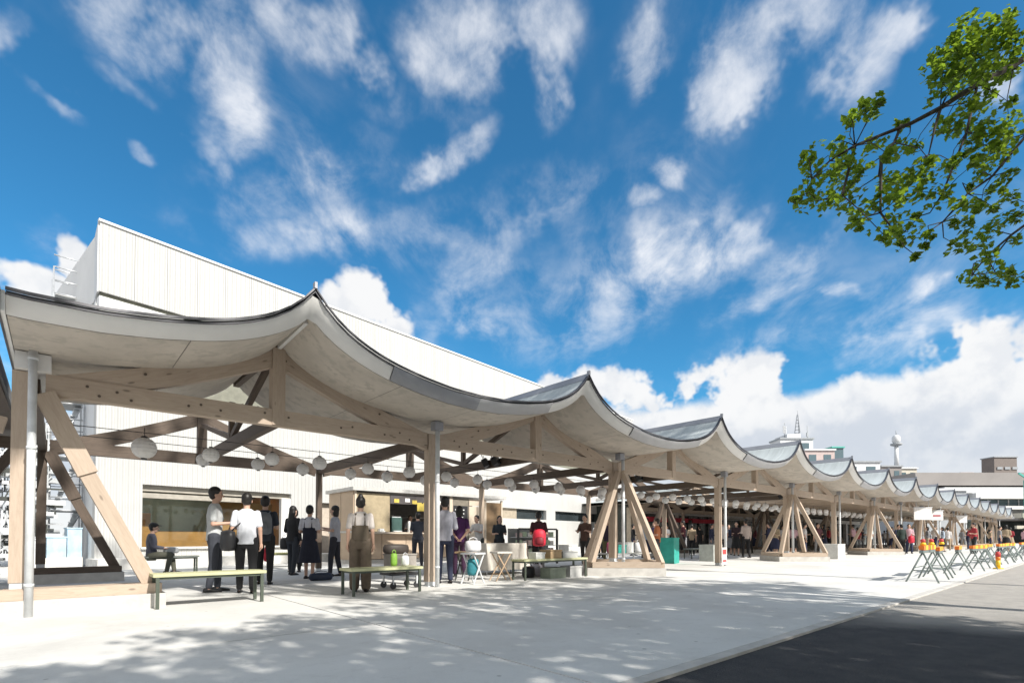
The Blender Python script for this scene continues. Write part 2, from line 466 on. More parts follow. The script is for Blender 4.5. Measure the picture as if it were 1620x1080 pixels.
def slab_mat():
    m = bpy.data.materials.new('pale_concrete'); m.use_nodes = True
    t = m.node_tree; N = NT(t); b = t.nodes['Principled BSDF']
    g = N.n('ShaderNodeNewGeometry').outputs['Position']
    oi = N.n('ShaderNodeObjectInfo')
    n1 = N.noise(g, .8, 6, .62, .3); n2 = N.noise(g, 6, 6, .65); n3 = N.noise(g, 60, 3, .6)
    c = N.mix(N.ramp(n1, .35, .68), (.69, .685, .66), (.60, .59, .565))
    c = N.mix(N.math('MULTIPLY', N.ramp(n2, .52, .72), .30), c, (.46, .445, .42))
    c = N.mix(N.math('MULTIPLY', N.ramp(n3, .55, .7), .22), c, (.42, .41, .39))
    vo = N.n('ShaderNodeTexVoronoi'); N.l(g, vo.inputs['Vector']); vo.inputs['Scale'].default_value = 2.6
    c = N.mix(N.math('MULTIPLY', N.ramp(vo.outputs['Distance'], .055, .035), .55), c, (.20, .195, .19))
    c = N.mix(N.math('MULTIPLY', oi.outputs['Random'], .10), c, (.45, .44, .42))
    c = N.mix(N.math('MULTIPLY', N.ramp(N.noise(g, .35, 7, .72, .8), .52, .66), .35), c, (.40, .39, .37))
    N.l(c, b.inputs['Base Color']); b.inputs['Roughness'].default_value = .82
    bp = N.n('ShaderNodeBump'); bp.inputs['Strength'].default_value = .35; bp.inputs['Distance'].default_value = .006
    N.l(n3, bp.inputs['Height']); N.l(bp.outputs[0], b.inputs['Normal'])
    return m
M_SLAB = slab_mat()
mb = MB()
mb.quad((-900, -900, -.03), (1500, -900, -.03), (1500, 1500, -.03), (-900, 1500, -.03))
tag(mb.obj('ground', M_OLD), kind='structure')
# asphalt road in front of the pavement
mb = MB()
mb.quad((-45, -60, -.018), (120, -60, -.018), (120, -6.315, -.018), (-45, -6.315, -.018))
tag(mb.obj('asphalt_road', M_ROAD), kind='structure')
# pavement: one bed with cast slabs on it
mb = MB().box(-45, 120, -6.2, 60, -.028, -.012)
pave = mb.obj('pavement', mat('joint_filler', (.14, .135, .13), .9))
tag(pave, kind='structure')
sx, sy = 5.6, 3.1
base = MB().box(.009, sx - .009, .009, sy - .009, -.0115, .0).obj('concrete_slab', M_SLAB, pave, loc=(-8.4, -6.2, 0))
for i in range(13):
    for j in range(6):
        if i == 0 and j == 0: continue
        clone(base, loc=(-8.4 + i * sx, -6.2 + j * sy, 0))
mb = MB()
for i in range(13, 22):
    for j in range(6):
        x = -8.4 + i * sx; y = -6.2 + j * sy
        mb.box(x + .009, x + sx - .009, y + .009, y + sy - .009, -.0115, 0)
for i in range(0, 22):
    for j in range(6, 20):
        x = -8.4 + i * sx; y = -6.2 + j * sy
        mb.box(x + .009, x + sx - .009, y + .009, y + sy - .009, -.0115, 0)
for i in range(1, 5):
    for j in range(0, 6):
        x = -8.4 - i * sx; y = -6.2 + j * sy
        mb.box(x + .009, x + sx - .009, y + .009, y + sy - .009, -.0115, 0)
tag(mb.obj('concrete_slab_field', M_SLAB, pave), kind='stuff')
# kerb edge and painted marks on the old road
M_LINE = mat('road_paint', (.78, .77, .72), .7, var=.12, scale=9, coord='World')
kb = MB().box(-45, 120, -6.31, -6.203, -.026, .004).obj('edge_strip', M_CONC); tag(kb, kind='structure')
mb = MB()
for (a, b_) in (((17.2, -7.1), (19.3, -7.35)), ((24.0, -7.6), (28, -7.9)), ((34, -7.9), (42, -8.0))):
    a = Vector((*a, -.012)); c = Vector((*b_, -.012)); d = (c - a).normalized(); n = Vector((-d.y, d.x, 0)) * .075
    mb.quad(a - n, c - n, c + n, a + n)
tag(mb.obj('road_markings', M_LINE), kind='structure')

# ------------------------------------------------------------------ canopy
BAY = 5.6
HB = BAY / 2
PU = [0, .2, .386, .55, .657, .75, .83, .90, .95, 1.0]
PZ = [3.30, 3.318, 3.385, 3.475, 3.56, 3.665, 3.785, 3.93, 4.07, 4.25]
_u = np.linspace(0, 1, 201)
_z = np.interp(_u, PU, PZ)
for _ in range(60):
    _z[1:-1] = (_z[:-2] + _z[2:] + 2 * _z[1:-1]) / 4
def ztop(x):
    """height of the roof surface over a point x along the canopy"""
    u = abs(((x / BAY) + .5) % 1.0 - .5) * 2
    return float(np.interp(u, _u, _z))
def zbot(x):
    u = abs(((x / BAY) + .5) % 1.0 - .5) * 2
    du = .02
    sl_ = (np.interp(min(1, u + du), _u, _z) - np.interp(max(0, u - du), _u, _z)) / ((min(1, u + du) - max(0, u - du)) * HB)
    return float(np.interp(u, _u, _z)) - .195 * math.sqrt(1 + sl_ * sl_)
YF = -1.30      # front edge of the roof
M_GUTL = mat('light_grey_gutter', (.46, .46, .475), .5, var=.05, scale=3, coord='World')
def build_roof(k, y1, parent, yf=YF, soffit_parts=True, mroof=None, mfas=None):
    x0 = k * BAY; nx = 36
    xs = [x0 + BAY * i / nx for i in range(nx + 1)]
    if k == 0: xs = [-.17, -.08] + xs
    # roof skin
    mb = MB()
    mb.grid([[(x, yf + .01, ztop(x)) for x in xs], [(x, (yf + y1) / 2, ztop(x)) for x in xs], [(x, y1, ztop(x)) for x in xs]])
    # back edge
    mb.grid([[(x, y1, ztop(x)) for x in xs], [(x, y1, zbot(x) - .002) for x in xs]])
    rf = mb.obj('roof_panel', mroof or M_ROOF, parent)
    # standing seams on the roof skin
    mb = MB()
    yy = yf + .45
    while yy < y1 - .1:
        mb.grid([[(x, yy, ztop(x) + .001) for x in xs], [(x, yy + .008, ztop(x) + .007) for x in xs], [(x, yy + .02, ztop(x) + .007) for x in xs], [(x, yy + .026, ztop(x) + .001) for x in xs]], False)
        yy += .46
    mb.obj('standing_seam', mroof or M_ROOF, rf)
    # fascia: leans in towards its foot; grey gutter length round the valleys, white round the ridges
    def strip(xa, xb, m, name, top_in=0.0, proud=0.0):
        n = max(4, int((xb - xa) / .12))
        q = [xa + (xb - xa) * i / n for i in range(n + 1)]
        b_ = MB()
        b_.grid([[(x, yf - proud, ztop(x) - .035) for x in q], [(x, yf + .13 - proud, zbot(x)) for x in q], [(x, yf + .16, zbot(x) + .006) for x in q]])
        return b_.obj(name, m, rf)
    if k <= 0:
        strip(x0 - .17, x0 + HB * 1.42, M_FASCIA, 'fascia_board')
        strip(x0 + HB * 1.42, x0 + BAY, M_GUTTER, 'gutter_board', proud=.03)
    else:
        strip(x0, x0 + HB * .62, M_GUTL, 'gutter_board', proud=.03)
        strip(x0 + HB * .62, x0 + HB * 1.55, M_FASCIA, 'fascia_board')
        strip(x0 + HB * 1.55, x0 + BAY, M_GUTL, 'gutter_board', proud=.03)
    # two dark drip profiles above the fascia
    b_ = MB()
    b_.grid([[(x, yf + .02, ztop(x) + .028) for x in xs], [(x, yf - .035, ztop(x) + .026) for x in xs], [(x, yf - .037, ztop(x) - .004) for x in xs], [(x, yf - .01, ztop(x) - .004) for x in xs]], False)
    b_.grid([[(x, yf - .004, ztop(x) - .026) for x in xs], [(x, yf - .022, ztop(x) - .028) for x in xs], [(x, yf - .022, ztop(x) - .046) for x in xs], [(x, yf + .004, ztop(x) - .046) for x in xs]], False)
    b_.obj('drip_edge', M_CAP, rf)
    # ridge cap
    xr = x0 + HB; zr = ztop(xr)
    b_ = MB()
    b_.grid([[(xr - .10, y, ztop(xr - .10) + .012) for y in (yf - .03, y1)], [(xr, y, zr + .04) for y in (yf - .03, y1)], [(xr + .10, y, ztop(xr + .10) + .012) for y in (yf - .03, y1)]], False)
    b_.box(xr - .018, xr + .018, yf - .05, yf + .02, zr, zr + .085)
    b_.obj('ridge_cap', M_GUTTER, rf)
    # soffit boards
    rows = [yf + .162]
    while rows[-1] < y1 - .3:
        rows.append(min(y1, rows[-1] + (1.37 if len(rows) == 1 else 1.82)))
    if y1 - rows[-1] > .01: rows[-1] = y1
    if soffit_parts:
        for i in range(4):
            for j in range(len(rows) - 1):
                xa = x0 + i * BAY / 4; xb = xa + BAY / 4
                if k == 0 and i == 0: xa = -.17
                q = [xa + .004 + (xb - xa - .008) * t / 10 for t in range(11)]
                b_ = MB()
                ya, yb = rows[j] + .004, rows[j + 1] - .004
                b_.grid([[(x, ya, zbot(x)) for x in q][::-1], [(x, yb, zbot(x)) for x in q][::-1]])
                b_.grid([[(x, ya, zbot(x) + .02) for x in q], [(x, ya, zbot(x)) for x in q]], False)
                b_.obj('soffit_panel', M_SOFFIT, rf)
    b_ = MB()
    dz = .012 if soffit_parts else 0
    b_.grid([[(x, yf + .16, zbot(x) + dz) for x in xs], [(x, y1 - .004, zbot(x) + dz) for x in xs]])
    b_.obj('soffit', M_SOFFIT if not soffit_parts else M_CAP, rf)
    return rf

def build_truss(k, y, parent, m=None, w=.15, dark=False):
    """longitudinal truss of bay k in the plane y"""
    m = m or M_WOOD
    x0 = k * BAY; x1 = x0 + BAY; xm = x0 + HB
    t = empty('truss', (x0, y, 0), 0, parent)
    L = lambda x, z: (x - x0, 0, z)
    MB().beam(L(x0 + .11, 2.775), L(x1 - .11, 2.775), w, .25).obj('lower_chord', m, t)
    for sgn in (-1, 1):
        xa = xm + sgn * (HB - .12); xb = xm + sgn * .10
        b_ = MB()
        N_ = 8; P = []
        for i in range(N_ + 1):
            q = i / N_; x = xa + (xb - xa) * q
            zt = 2.88 + (3.84 - 2.88) * q + .05 * math.sin(math.pi * q) * -1
            P.append((x, zt))
        top = [(x - x0, z) for x, z in P]; bot = [(x - x0, max(z - .30, 2.88 - .0)) if False else (x - x0, z - .30) for x, z in P]
        ww = w / 2 - .012
        b_.grid([[(x, -ww, z) for x, z in top], [(x, -ww, z) for x, z in bot], [(x, ww, z) for x, z in bot], [(x, ww, z) for x, z in top], [(x, -ww, z) for x, z in top]], False)
        for (x, z), (x2, z2) in ((top[0], bot[0]), (top[-1], bot[-1])):
            b_.quad((x, -ww, z), (x, ww, z), (x2, ww, z2), (x2, -ww, z2))
        # lengthwise grain
        for fi in range(4 * N_):
            i, kk = fi // N_, fi % N_
            b_.uv[fi] = [(kk * .34, i * .3), (kk * .34 + .34, i * .3), (kk * .34 + .34, i * .3 + .3), (kk * .34, i * .3 + .3)]
        b_.obj('upper_chord', m, t)
    MB().beam(L(xm, 2.66), L(xm, 3.86), w + .03, .19, (1, 0, 0)).obj('king_post', m, t)
    if y < 1 and 0 <= k < 2:
        pb = MB().tube([(0, -.006, 0), (0, 0.004, 0)], .018, 8)
        first = None
        for (x, z) in ((.5, 2.82), (.62, 2.72), (.8, 2.80), (.95, 2.72), (1.6, 2.76), (1.75, 2.80), (2.0, 2.76), (2.6, 2.82), (2.72, 2.72), (2.95, 2.80), (3.8, 2.76), (4.0, 2.80), (4.6, 2.75), (4.9, 2.82), (5.1, 2.72), (2.75, 3.6), (2.9, 3.68), (1.9, 3.44), (3.6, 3.46), (1.1, 3.1), (4.5, 3.1)):
            if first is None:
                first = pb.obj('bolt_plug', M_WOODD, t, loc=(x, -w / 2 - .001, z))
            else:
                clone(first, loc=(x, -w / 2 - .001, z))
    return t

def build_cross(x, ya, yb, parent, m=None, scissor=True, ridge=False):
    """transverse truss between the two rows"""
    m = m or M_WOODD
    t = empty('cross_truss', (x, ya, 0), 0, parent)
    D = yb - ya
    MB().beam((0, .09, 2.76), (0, D - .09, 2.76), .12, .20).obj('tie_beam', m, t)
    if ridge:
        zt = zbot(x) - .06
        MB().beam((0, -.05, zt), (0, 2.5, zt), .10, .12).obj('ridge_beam', m, t)
        MB().beam((0, D / 2, 2.86), (0, D / 2, zt - .3), .10, .10, (1, 0, 0)).obj('post', m, t)
        MB().beam((0, D / 2 - .06, 2.90), (0, .35, zt - .12), .08, .10).obj('strut', m, t)
        MB().beam((0, D / 2 + .06, 2.90), (0, D - .15, 3.55), .08, .10).obj('strut', m, t)
    return t

canopy = empty('market_canopy', (0, 0, 0))
tag(canopy, 'long timber market canopy with wavy concave roof and pale soffit along the plaza', 'canopy')
NB = 15
PIPE_R = .043
Y1, Y2, Y3, Y4 = .25, 5.85, 11.45, 17.05
for k in range(NB):
    deep = k >= 5
    yend = 17.9 if deep else 2.85
    build_roof(k, yend, canopy, soffit_parts=(k < 4))
    build_truss(k, Y1, canopy)
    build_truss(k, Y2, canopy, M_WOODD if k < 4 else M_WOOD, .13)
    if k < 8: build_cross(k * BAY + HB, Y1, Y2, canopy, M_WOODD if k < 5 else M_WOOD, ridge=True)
    if deep and k < 10:
        build_truss(k, Y3, canopy, M_WOOD, .13)
    if k < 8: build_cross(k * BAY, Y1, Y2, canopy, M_WOODD if k < 5 else M_WOOD)
# ridge beam tips showing in front of the first truss
for k in range(0, 3):
    xr = k * BAY + HB
    MB().beam((xr, -.99, zbot(xr) - .02), (xr, .17, zbot(xr) - .055), .05, .07).obj('ridge_tip', M_FASCIA, canopy)
# left verge of the roof
q = [YF, 6.75]
b_ = MB()
b_.box(-.205, -.172, YF + .0, 2.85, 3.10, 3.30)
b_.obj('verge_board', M_FASCIA, canopy)
MB().box(-.225, -.206, YF - .03, 2.85, 3.09, 3.33).obj('verge_flashing', M_CAP, canopy)
# valley boxes over each post
vb = MB().box(-.16, .16, .05, 2.8, 2.90, 3.095).obj('valley_box', M_FASCIA, canopy, loc=(0, 0, 0))
hc = MB().box(-.09, .09, -.06, .10, 2.93, 3.09).obj('head_bracket', M_GUTTER, canopy, loc=(BAY, 0, 0))
for k in range(2, NB + 1): clone(hc, loc=(k * BAY, 0, 0))
# posts, downpipes
def post(x, y, m, ztop_=2.66, z0=0.0, w=.15):
    t = empty('post', (x, y, 0), 0, canopy)
    MB().beam((0, 0, z0 + .09), (0, 0, ztop_ + .23), w, w, (1, 0, 0)).obj('timber_shaft', m, t)
    b_ = MB(); b_.box(-w / 2 + .01, w / 2 - .01, -w / 2 + .01, w / 2 - .01, z0, z0 + .10)
    b_.box(-w / 2 - .02, w / 2 + .02, -w / 2 - .02, w / 2 + .02, z0, z0 + .012)
    b_.obj('steel_shoe', M_STEEL if x > .1 else M_STEEL, t)
    return t
for k in range(NB + 1):
    x = k * BAY
    dx = .10 if k == 2 else 0
    # zinc downpipe with brackets
    t = MB().tube([(x + dx, 0, 3.14), (x + dx, 0, -.0)], PIPE_R, 14).obj('downpipe', M_STEEL, canopy)
    b_ = MB()
    for z in (.35, 1.95, 3.0):
        b_.tube([(x + dx, 0, z), (x + dx, 0, z + .035)], PIPE_R + .006, 14)
    b_.obj('pipe_bracket', M_STEEL, t)
    post(x - (.10 if k == 0 else 0), Y1, M_WOOD, w=.17, z0=.30 if k % 2 == 0 else 0)
for k in range(NB + 1):
    x = k * BAY
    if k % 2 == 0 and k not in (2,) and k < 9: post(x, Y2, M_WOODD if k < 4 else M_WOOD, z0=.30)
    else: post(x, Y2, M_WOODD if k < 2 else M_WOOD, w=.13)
for k in range(5, 12):
    post(k * BAY, Y3, M_WOOD, w=.14)
    post(k * BAY, Y4, M_WOOD, w=.14)
# strut pyramids standing on a timber ring and a concrete plinth
def pyramid(x, y, half=False, m=None, D=1.22):
    m = m or M_WOOD
    t = empty('strut_pyramid', (x, y, 0), 0, canopy)
    zt = .19; zr = .30
    if half:
        P = [(-.2, -.12), (D, -.12), (D + .05, .12), (-.2, .12)]
        MB().box(-.28, D + .12, -.26, .5, 0, zt).obj('concrete_plinth', M_CONC, t)
        MB().box(-.26, D + .08, -.22, -.06, zt + .002, zr + .02).obj('ring_timber', m, t)
        MB().box(-.24, D - .1, .26, .4, zt + .002, zr).obj('ring_timber', m, t)
        MB().beam((D - .02, -.02, zr - .02), (.10, -.02, 2.60), .16, .17, (0, 0, 1)).obj('strut', m, t)
        MB().beam((.52, -.03, 1.72), (.10, -.03, 2.66), .19, .21, (0, 0, 1)).obj('strut_sleeve', M_WOODD if False else m, t)
        return t
    c = [(-D - .1, 0), (0, -D - .1), (D + .1, 0), (0, D + .1)]
    b_ = MB(); n = len(b_.v)
    b_.v += [(a, b, 0) for a, b in c] + [(a, b, zt) for a, b in c]
    for i in range(4):
        j = (i + 1) % 4
        b_.face([n + i, n + j, n + 4 + j, n + 4 + i])
    b_.face([n + 4, n + 5, n + 6, n + 7])
    b_.obj('concrete_plinth', M_CONC, t)
    c2 = [(-D, 0), (0, -D), (D, 0), (0, D)]
    for i in range(4):
        j = (i + 1) % 4
        a = Vector((*c2[i], zt + .075)); b = Vector((*c2[j], zt + .075)); d = (b - a).normalized() * .05
        MB().beam(a + d, b - d, .13, .14).obj('ring_timber', m, t)
    for i in range(4):
        a = Vector((c2[i][0] * .97, c2[i][1] * .97, zr)); top = Vector((c2[i][0] * .06, c2[i][1] * .06, 2.62))
        MB().beam(a, top, .13, .13, (0, 0, 1)).obj('strut', m, t)
    return t
pyramid(0, Y1, half=True)
for k in (2, 4, 6, 8, 10, 12, 14): pyramid(k * BAY, Y1 - .25)
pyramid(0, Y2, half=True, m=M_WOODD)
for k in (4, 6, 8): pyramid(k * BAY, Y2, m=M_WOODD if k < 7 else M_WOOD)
# older canopy piece next to the left end
adj = empty('neighbour_canopy', (0, 0, 0))
tag(adj, 'dark edged neighbouring canopy with brown braces at the far left edge', 'canopy')
MB().box(-4.2, -.33, .55, 6.6, 3.02, 3.22).obj('roof_slab', M_CAP, adj)
MB().box(-4.2, -.36, .80, 6.5, 2.98, 3.015).obj('ceiling_board', M_WOODD, adj)
MB().beam((-.28, 1.0, 2.35), (-3.2, 1.0, 3.0), .14, .2).obj('brace', M_WOOD, adj)
MB().beam((-.35, 5.7, 2.76), (-4.2, 5.7, 2.76), .14, .22).obj('tie_beam', M_WOODD, adj)
MB().beam((-.4, 5.6, 2.6), (-1.6, 5.6, .5), .14, .16).obj('brace', M_WOODD, adj)
MB().beam((-4.1, 1.0, 0), (-4.1, 1.0, 3.0), .16, .16, (1, 0, 0)).obj('post', M_WOOD, adj)
MB().beam((-4.1, 6.0, 0), (-4.1, 6.0, 3.0), .16, .16, (1, 0, 0)).obj('post', M_WOODD, adj)

# ------------------------------------------------------------------ lanterns on two wires
M_PAPER = mat('white_paper', (.74, .73, .72), .8, var=.05, scale=12, coord='Object')
ONES = 'zeroth first second third fourth fifth sixth seventh eighth ninth tenth eleventh twelfth thirteenth fourteenth fifteenth sixteenth seventeenth eighteenth nineteenth'.split()
def ordinal(n):
    if n < 20: return ONES[n]
    tens = {2: ('twenty', 'twentieth'), 3: ('thirty', 'thirtieth'), 4: ('forty', 'fortieth')}[n // 10]
    return tens[1] if n % 10 == 0 else tens[0] + '-' + ONES[n % 10]
def lantern():
    b_ = MB(); n = 9; prof = []
    for i in range(2 * n + 1):
        a = math.pi * i / (2 * n)
        r = math.sin(a) * .117 * (1.0 if i % 2 == 0 else .965) + .010
        prof.append((r, -math.cos(a) * .118))
    b_.lathe((0, 0, 0), prof, 14)
    o = b_.obj('paper_lantern', M_PAPER, smooth=False)
    MB().lathe((0, 0, 0), [(.035, .112), (.035, .132), (.02, .137)], 10).obj('lantern_cap', M_BLACK, o)
    MB().lathe((0, 0, 0), [(.03, -.132), (.03, -.114)], 10).obj('lantern_ring', M_BLACK, o)
    MB().tube([(0, 0, .13), (0, 0, .235)], .004, 5).obj('hanger', M_BLACK, o)
    return o
WZ = 2.535
lan = lantern(); first = True
for r_, (yy, nm) in enumerate(((1.5, 'front'), (2.42, 'rear'))):
    for i in range(r_, 46):
        x = 1.2 + .93 * i + (.0 if r_ == 0 else .03) + rnd.uniform(-.05, .05)
        if first: o = lan; first = False
        else: o = copy_obj(lan)
        o.location = (x, yy + rnd.uniform(-.04, .04), 2.3 + rnd.uniform(-.025, .02))
        o.rotation_euler = (rnd.uniform(-.06, .06), rnd.uniform(-.06, .06), rnd.uniform(0, 6))
        q_ = 1.35 if i == 0 else rnd.uniform(.93, 1.05)
        o.scale = (q_, q_, q_)
        end = 'largest white round paper lantern alone at the left end of the front wire' if i == 0 else 'white round paper lantern, %s from the left on the %s wire' % (ordinal(i - r_ + 1), nm)
        tag(o, end, 'lantern', 'paper lanterns on the %s wire' % nm)
for (yy, nm) in ((1.5, 'front'), (2.42, 'rear')):
    pts = []
    for i in range(0, 46):
        pts.append((.1 + i * .93, yy, WZ + .0 - .0))
    o = MB().tube(pts, .006, 5).obj('lantern_wire', M_BLACK)
    tag(o, 'thin black wire carrying the %s row of paper lanterns' % nm, 'wire')
# small black floodlights clamped to the tie beams
def flood():
    t = empty('floodlight')
    MB().box(-.10, .10, -.07, .07, -.20, .0).obj('housing', M_BLACK, t)
    MB().box(-.085, .085, -.076, -.0705, -.185, -.015).obj('lens', M_GLASSD, t)
    MB().beam((-.12, 0, -.08), (-.12, 0, .12), .012, .03, (1, 0, 0)).obj('bracket', M_BLACK, t)
    MB().beam((.12, 0, -.08), (.12, 0, .12), .012, .03, (1, 0, 0)).obj('bracket', M_BLACK, t)
    return t
fl = flood(); ft = True
for i, (x, y) in enumerate(((2.62, 1.0), (8.2, 1.5), (8.2, 1.9), (13.8, 1.3), (13.8, 1.7), (19.4, 1.4), (25.0, 1.5))):
    o = fl if ft else copy_obj(fl); ft = False
    o.location = (x, y, 2.86 if i else 3.0); o.rotation_euler = (R(-25), 0, R(20 * (i % 3)))
    tag(o, ['black floodlight on the tie beam of the first bay', 'left black floodlight of the pair in the second bay', 'right black floodlight of the pair in the second bay', 'nearer black floodlight of the pair in the third bay', 'farther black floodlight of the pair in the third bay', 'black floodlight under the fourth bay of the canopy', 'black floodlight under the fifth bay of the canopy'][i], 'floodlight', 'black floodlights on tie beams')
# ------------------------------------------------------------------ white hall behind the canopy
FA = R(9)
hall = empty('white_hall', (1.1, 11.7, 0), FA)
tag(hall, 'big windowless white ribbed metal hall rising behind the canopy', 'building')
HL = 35.0; HT = 10.5; BZ = 8.38
# ribbed panels of the upper box: each a piece of its own
npan = 39; pw = HL / npan
pan = MB().box(.004, pw - .004, 0, .06, BZ, HT).obj('facade_panel', M_RIB, hall, loc=(0, 0, 0))
for i in range(1, npan): clone(pan, loc=(i * pw, 0, 0))
MB().box(.1, HL, .061, 9.5, BZ + .02, HT - .02).obj('upper_wall', M_WHITE, hall)
MB().box(-.03, HL + .05, -.05, .10, HT - .0, HT + .07).obj('coping', M_WHITE, hall)
# side wall, not quite square to the front
b_ = MB()
sd = Vector((-.03, 1, 0)); sd = Vector((sd.x * math.cos(-FA) - sd.y * math.sin(-FA), sd.x * math.sin(-FA) + sd.y * math.cos(-FA), 0))
sidew = []
for (o_, z0, z1) in ((0.0, 0, BZ - .12), (-.03, BZ, HT)):
    a = Vector((o_, .34 if z0 == 0 else .065, 0)); c = a + sd * 11
    b_.hexa([a + Vector((0, 0, z0)), a + Vector((0, 0, z1)), c + Vector((0, 0, z1)), c + Vector((0, 0, z0)),
             a + Vector((.06, 0, z0)), a + Vector((.06, 0, z1)), c + Vector((.06, 0, z1)), c + Vector((.06, 0, z0))])
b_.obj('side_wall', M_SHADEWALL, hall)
M_OLIVE = mat('olive_gap_recess_shade', (.20, .20, .16), .6, coord='World')
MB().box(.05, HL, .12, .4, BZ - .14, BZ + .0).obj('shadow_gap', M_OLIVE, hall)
MB().box(.02, 2.45, .02, .30, 5.6, BZ - .13).obj('upper_pier', M_WHITE, hall)
MB().box(2.45, HL, .55, .8, 5.6, BZ - .13).obj('recessed_wall', M_OLIVE, hall)  # shade of the recess put into the wall's dark olive colour
# lower wall in pieces round the openings
def low(x0, x1, z0, z1, nm='wall'):
    return MB().box(x0, x1, .03, .33, z0, z1).obj(nm, M_RIB if nm == 'lower_wall' else M_WHITE, hall)
low(0, 1.2, 0, 5.6, 'lower_wall'); low(1.2, 6.1, 2.62, 5.6, 'lower_wall'); low(1.2, 6.1, 0, .60, 'lower_wall'); low(6.1, 7.3, 0, 5.6, 'lower_wall')
low(7.3, 8.6, 2.35, 5.6, 'lower_wall'); low(8.6, 18.6, 0, 5.6, 'lower_wall'); low(18.6, 23.0, 2.66, 5.6, 'lower_wall'); low(18.6, 23.0, 0, 2.05, 'lower_wall'); low(23.0, 24.0, 0, 5.6, 'lower_wall')
low(24, 30.5, 2.66, 5.6, 'lower_wall'); low(24, 30.5, 0, 2.05, 'lower_wall'); low(30.5, HL, 0, 5.6, 'lower_wall')
MB().box(18.6, 23.0, .25, .30, 2.05, 2.66).obj('window', M_GLASSD, hall)
w2 = MB().box(24, 30.5, .25, .30, 2.05, 2.66).obj('window', M_GLASSD, hall)
MB().box(18.6, 20.2, .20, .24, 2.05, 2.66).obj('roller_blind', mat('beige_blind', (.36, .31, .24), .8), hall)
MB().box(7.3, 8.6, .26, .31, 0, 2.35).obj('door', mat('beige_door', (.50, .43, .36), .6), hall)
M_STONE = mat('white_ledge', (.66, .65, .62), .8, coord='World')
MB().box(-.2, 30, -1.35, .02, 0, .30).obj('ledge', M_STONE, hall)
# big picture window with an interior behind it
wd = empty('shop_window', (0, 0, 0), 0, hall)
def pane_mat():
    m = bpy.data.materials.new('clear_pane'); m.use_nodes = True; N = NT(m.node_tree)
    out = m.node_tree.nodes['Material Output']; m.node_tree.nodes.remove(m.node_tree.nodes['Principled BSDF'])
    tr = N.n('ShaderNodeBsdfTransparent'); tr.inputs[0].default_value = (.86, .93, .90, 1); gl = N.n('ShaderNodeBsdfGlossy'); gl.inputs['Roughness'].default_value = .02
    fr = N.n('ShaderNodeFresnel'); fr.inputs[0].default_value = 1.45; mx = N.n('ShaderNodeMixShader')
    N.l(fr.outputs[0], mx.inputs[0]); N.l(tr.outputs[0], mx.inputs[1]); N.l(gl.outputs[0], mx.inputs[2]); N.l(mx.outputs[0], out.inputs[0]); return m
M_TEAL = mat('grey_green_interior', (.19, .20, .19), .7, var=.2, scale=1)
M_ORG = mat('orange_plywood', (.62, .26, .09), .6, var=.12, scale=3)
M_BEIGE = mat('beige_lintel', (.36, .335, .29), .6)
b_ = MB().box(1.2, 6.1, 3.4, 3.5, .5, 2.7); b_.obj('back_wall', M_TEAL, wd)
MB().box(1.2, 6.1, .34, 3.4, 2.62, 2.7).obj('ceiling', M_TEAL, wd)
MB().box(1.2, 6.1, .34, 3.4, .5, .58).obj('floor_board', M_TEAL, wd)
MB().box(1.12, 1.2, .34, 3.4, .5, 2.7).obj('side_lining', M_ORG, wd)
MB().box(6.1, 6.18, .34, 3.4, .5, 2.7).obj('side_lining', M_ORG, wd)
MB().box(1.2, 6.1, .20, .30, 2.42, 2.61).obj('lintel', M_BEIGE, wd)
MB().box(1.2, 4.3, .14, .30, 2.20, 2.36).obj('blind_box', M_BEIGE, wd)
MB().box(1.25, 1.75, 1.2, 1.9, .58, 1.75).obj('cupboard', M_ORG, wd)
MB().box(1.8, 4.2, 1.4, 2.0, .58, 1.15).obj('counter', M_ORG, wd)
MB().box(3.7, 5.75, .9, 1.0, .58, 2.25).obj('partition', M_ORG, wd)
MB().box(1.2, 6.1, .32, .33, .60, 2.44).obj('pane', pane_mat(), wd)
M_LAMP = mat('lit_lamp', (1, .95, .8), .5, emit=((1, .93, .75), 45))
for x in (1.7, 2.7, 3.6):
    MB().box(x, x + .16, 2.0, 2.16, 2.58, 2.615).obj('ceiling_lamp', M_LAMP, wd)
MB().box(5.75, 6.1, .10, .30, .6, 2.44).obj('jamb', M_WHITE, wd)
MB().box(1.16, 6.14, -.08, .10, .56, .62).obj('sill', M_STONE, wd)
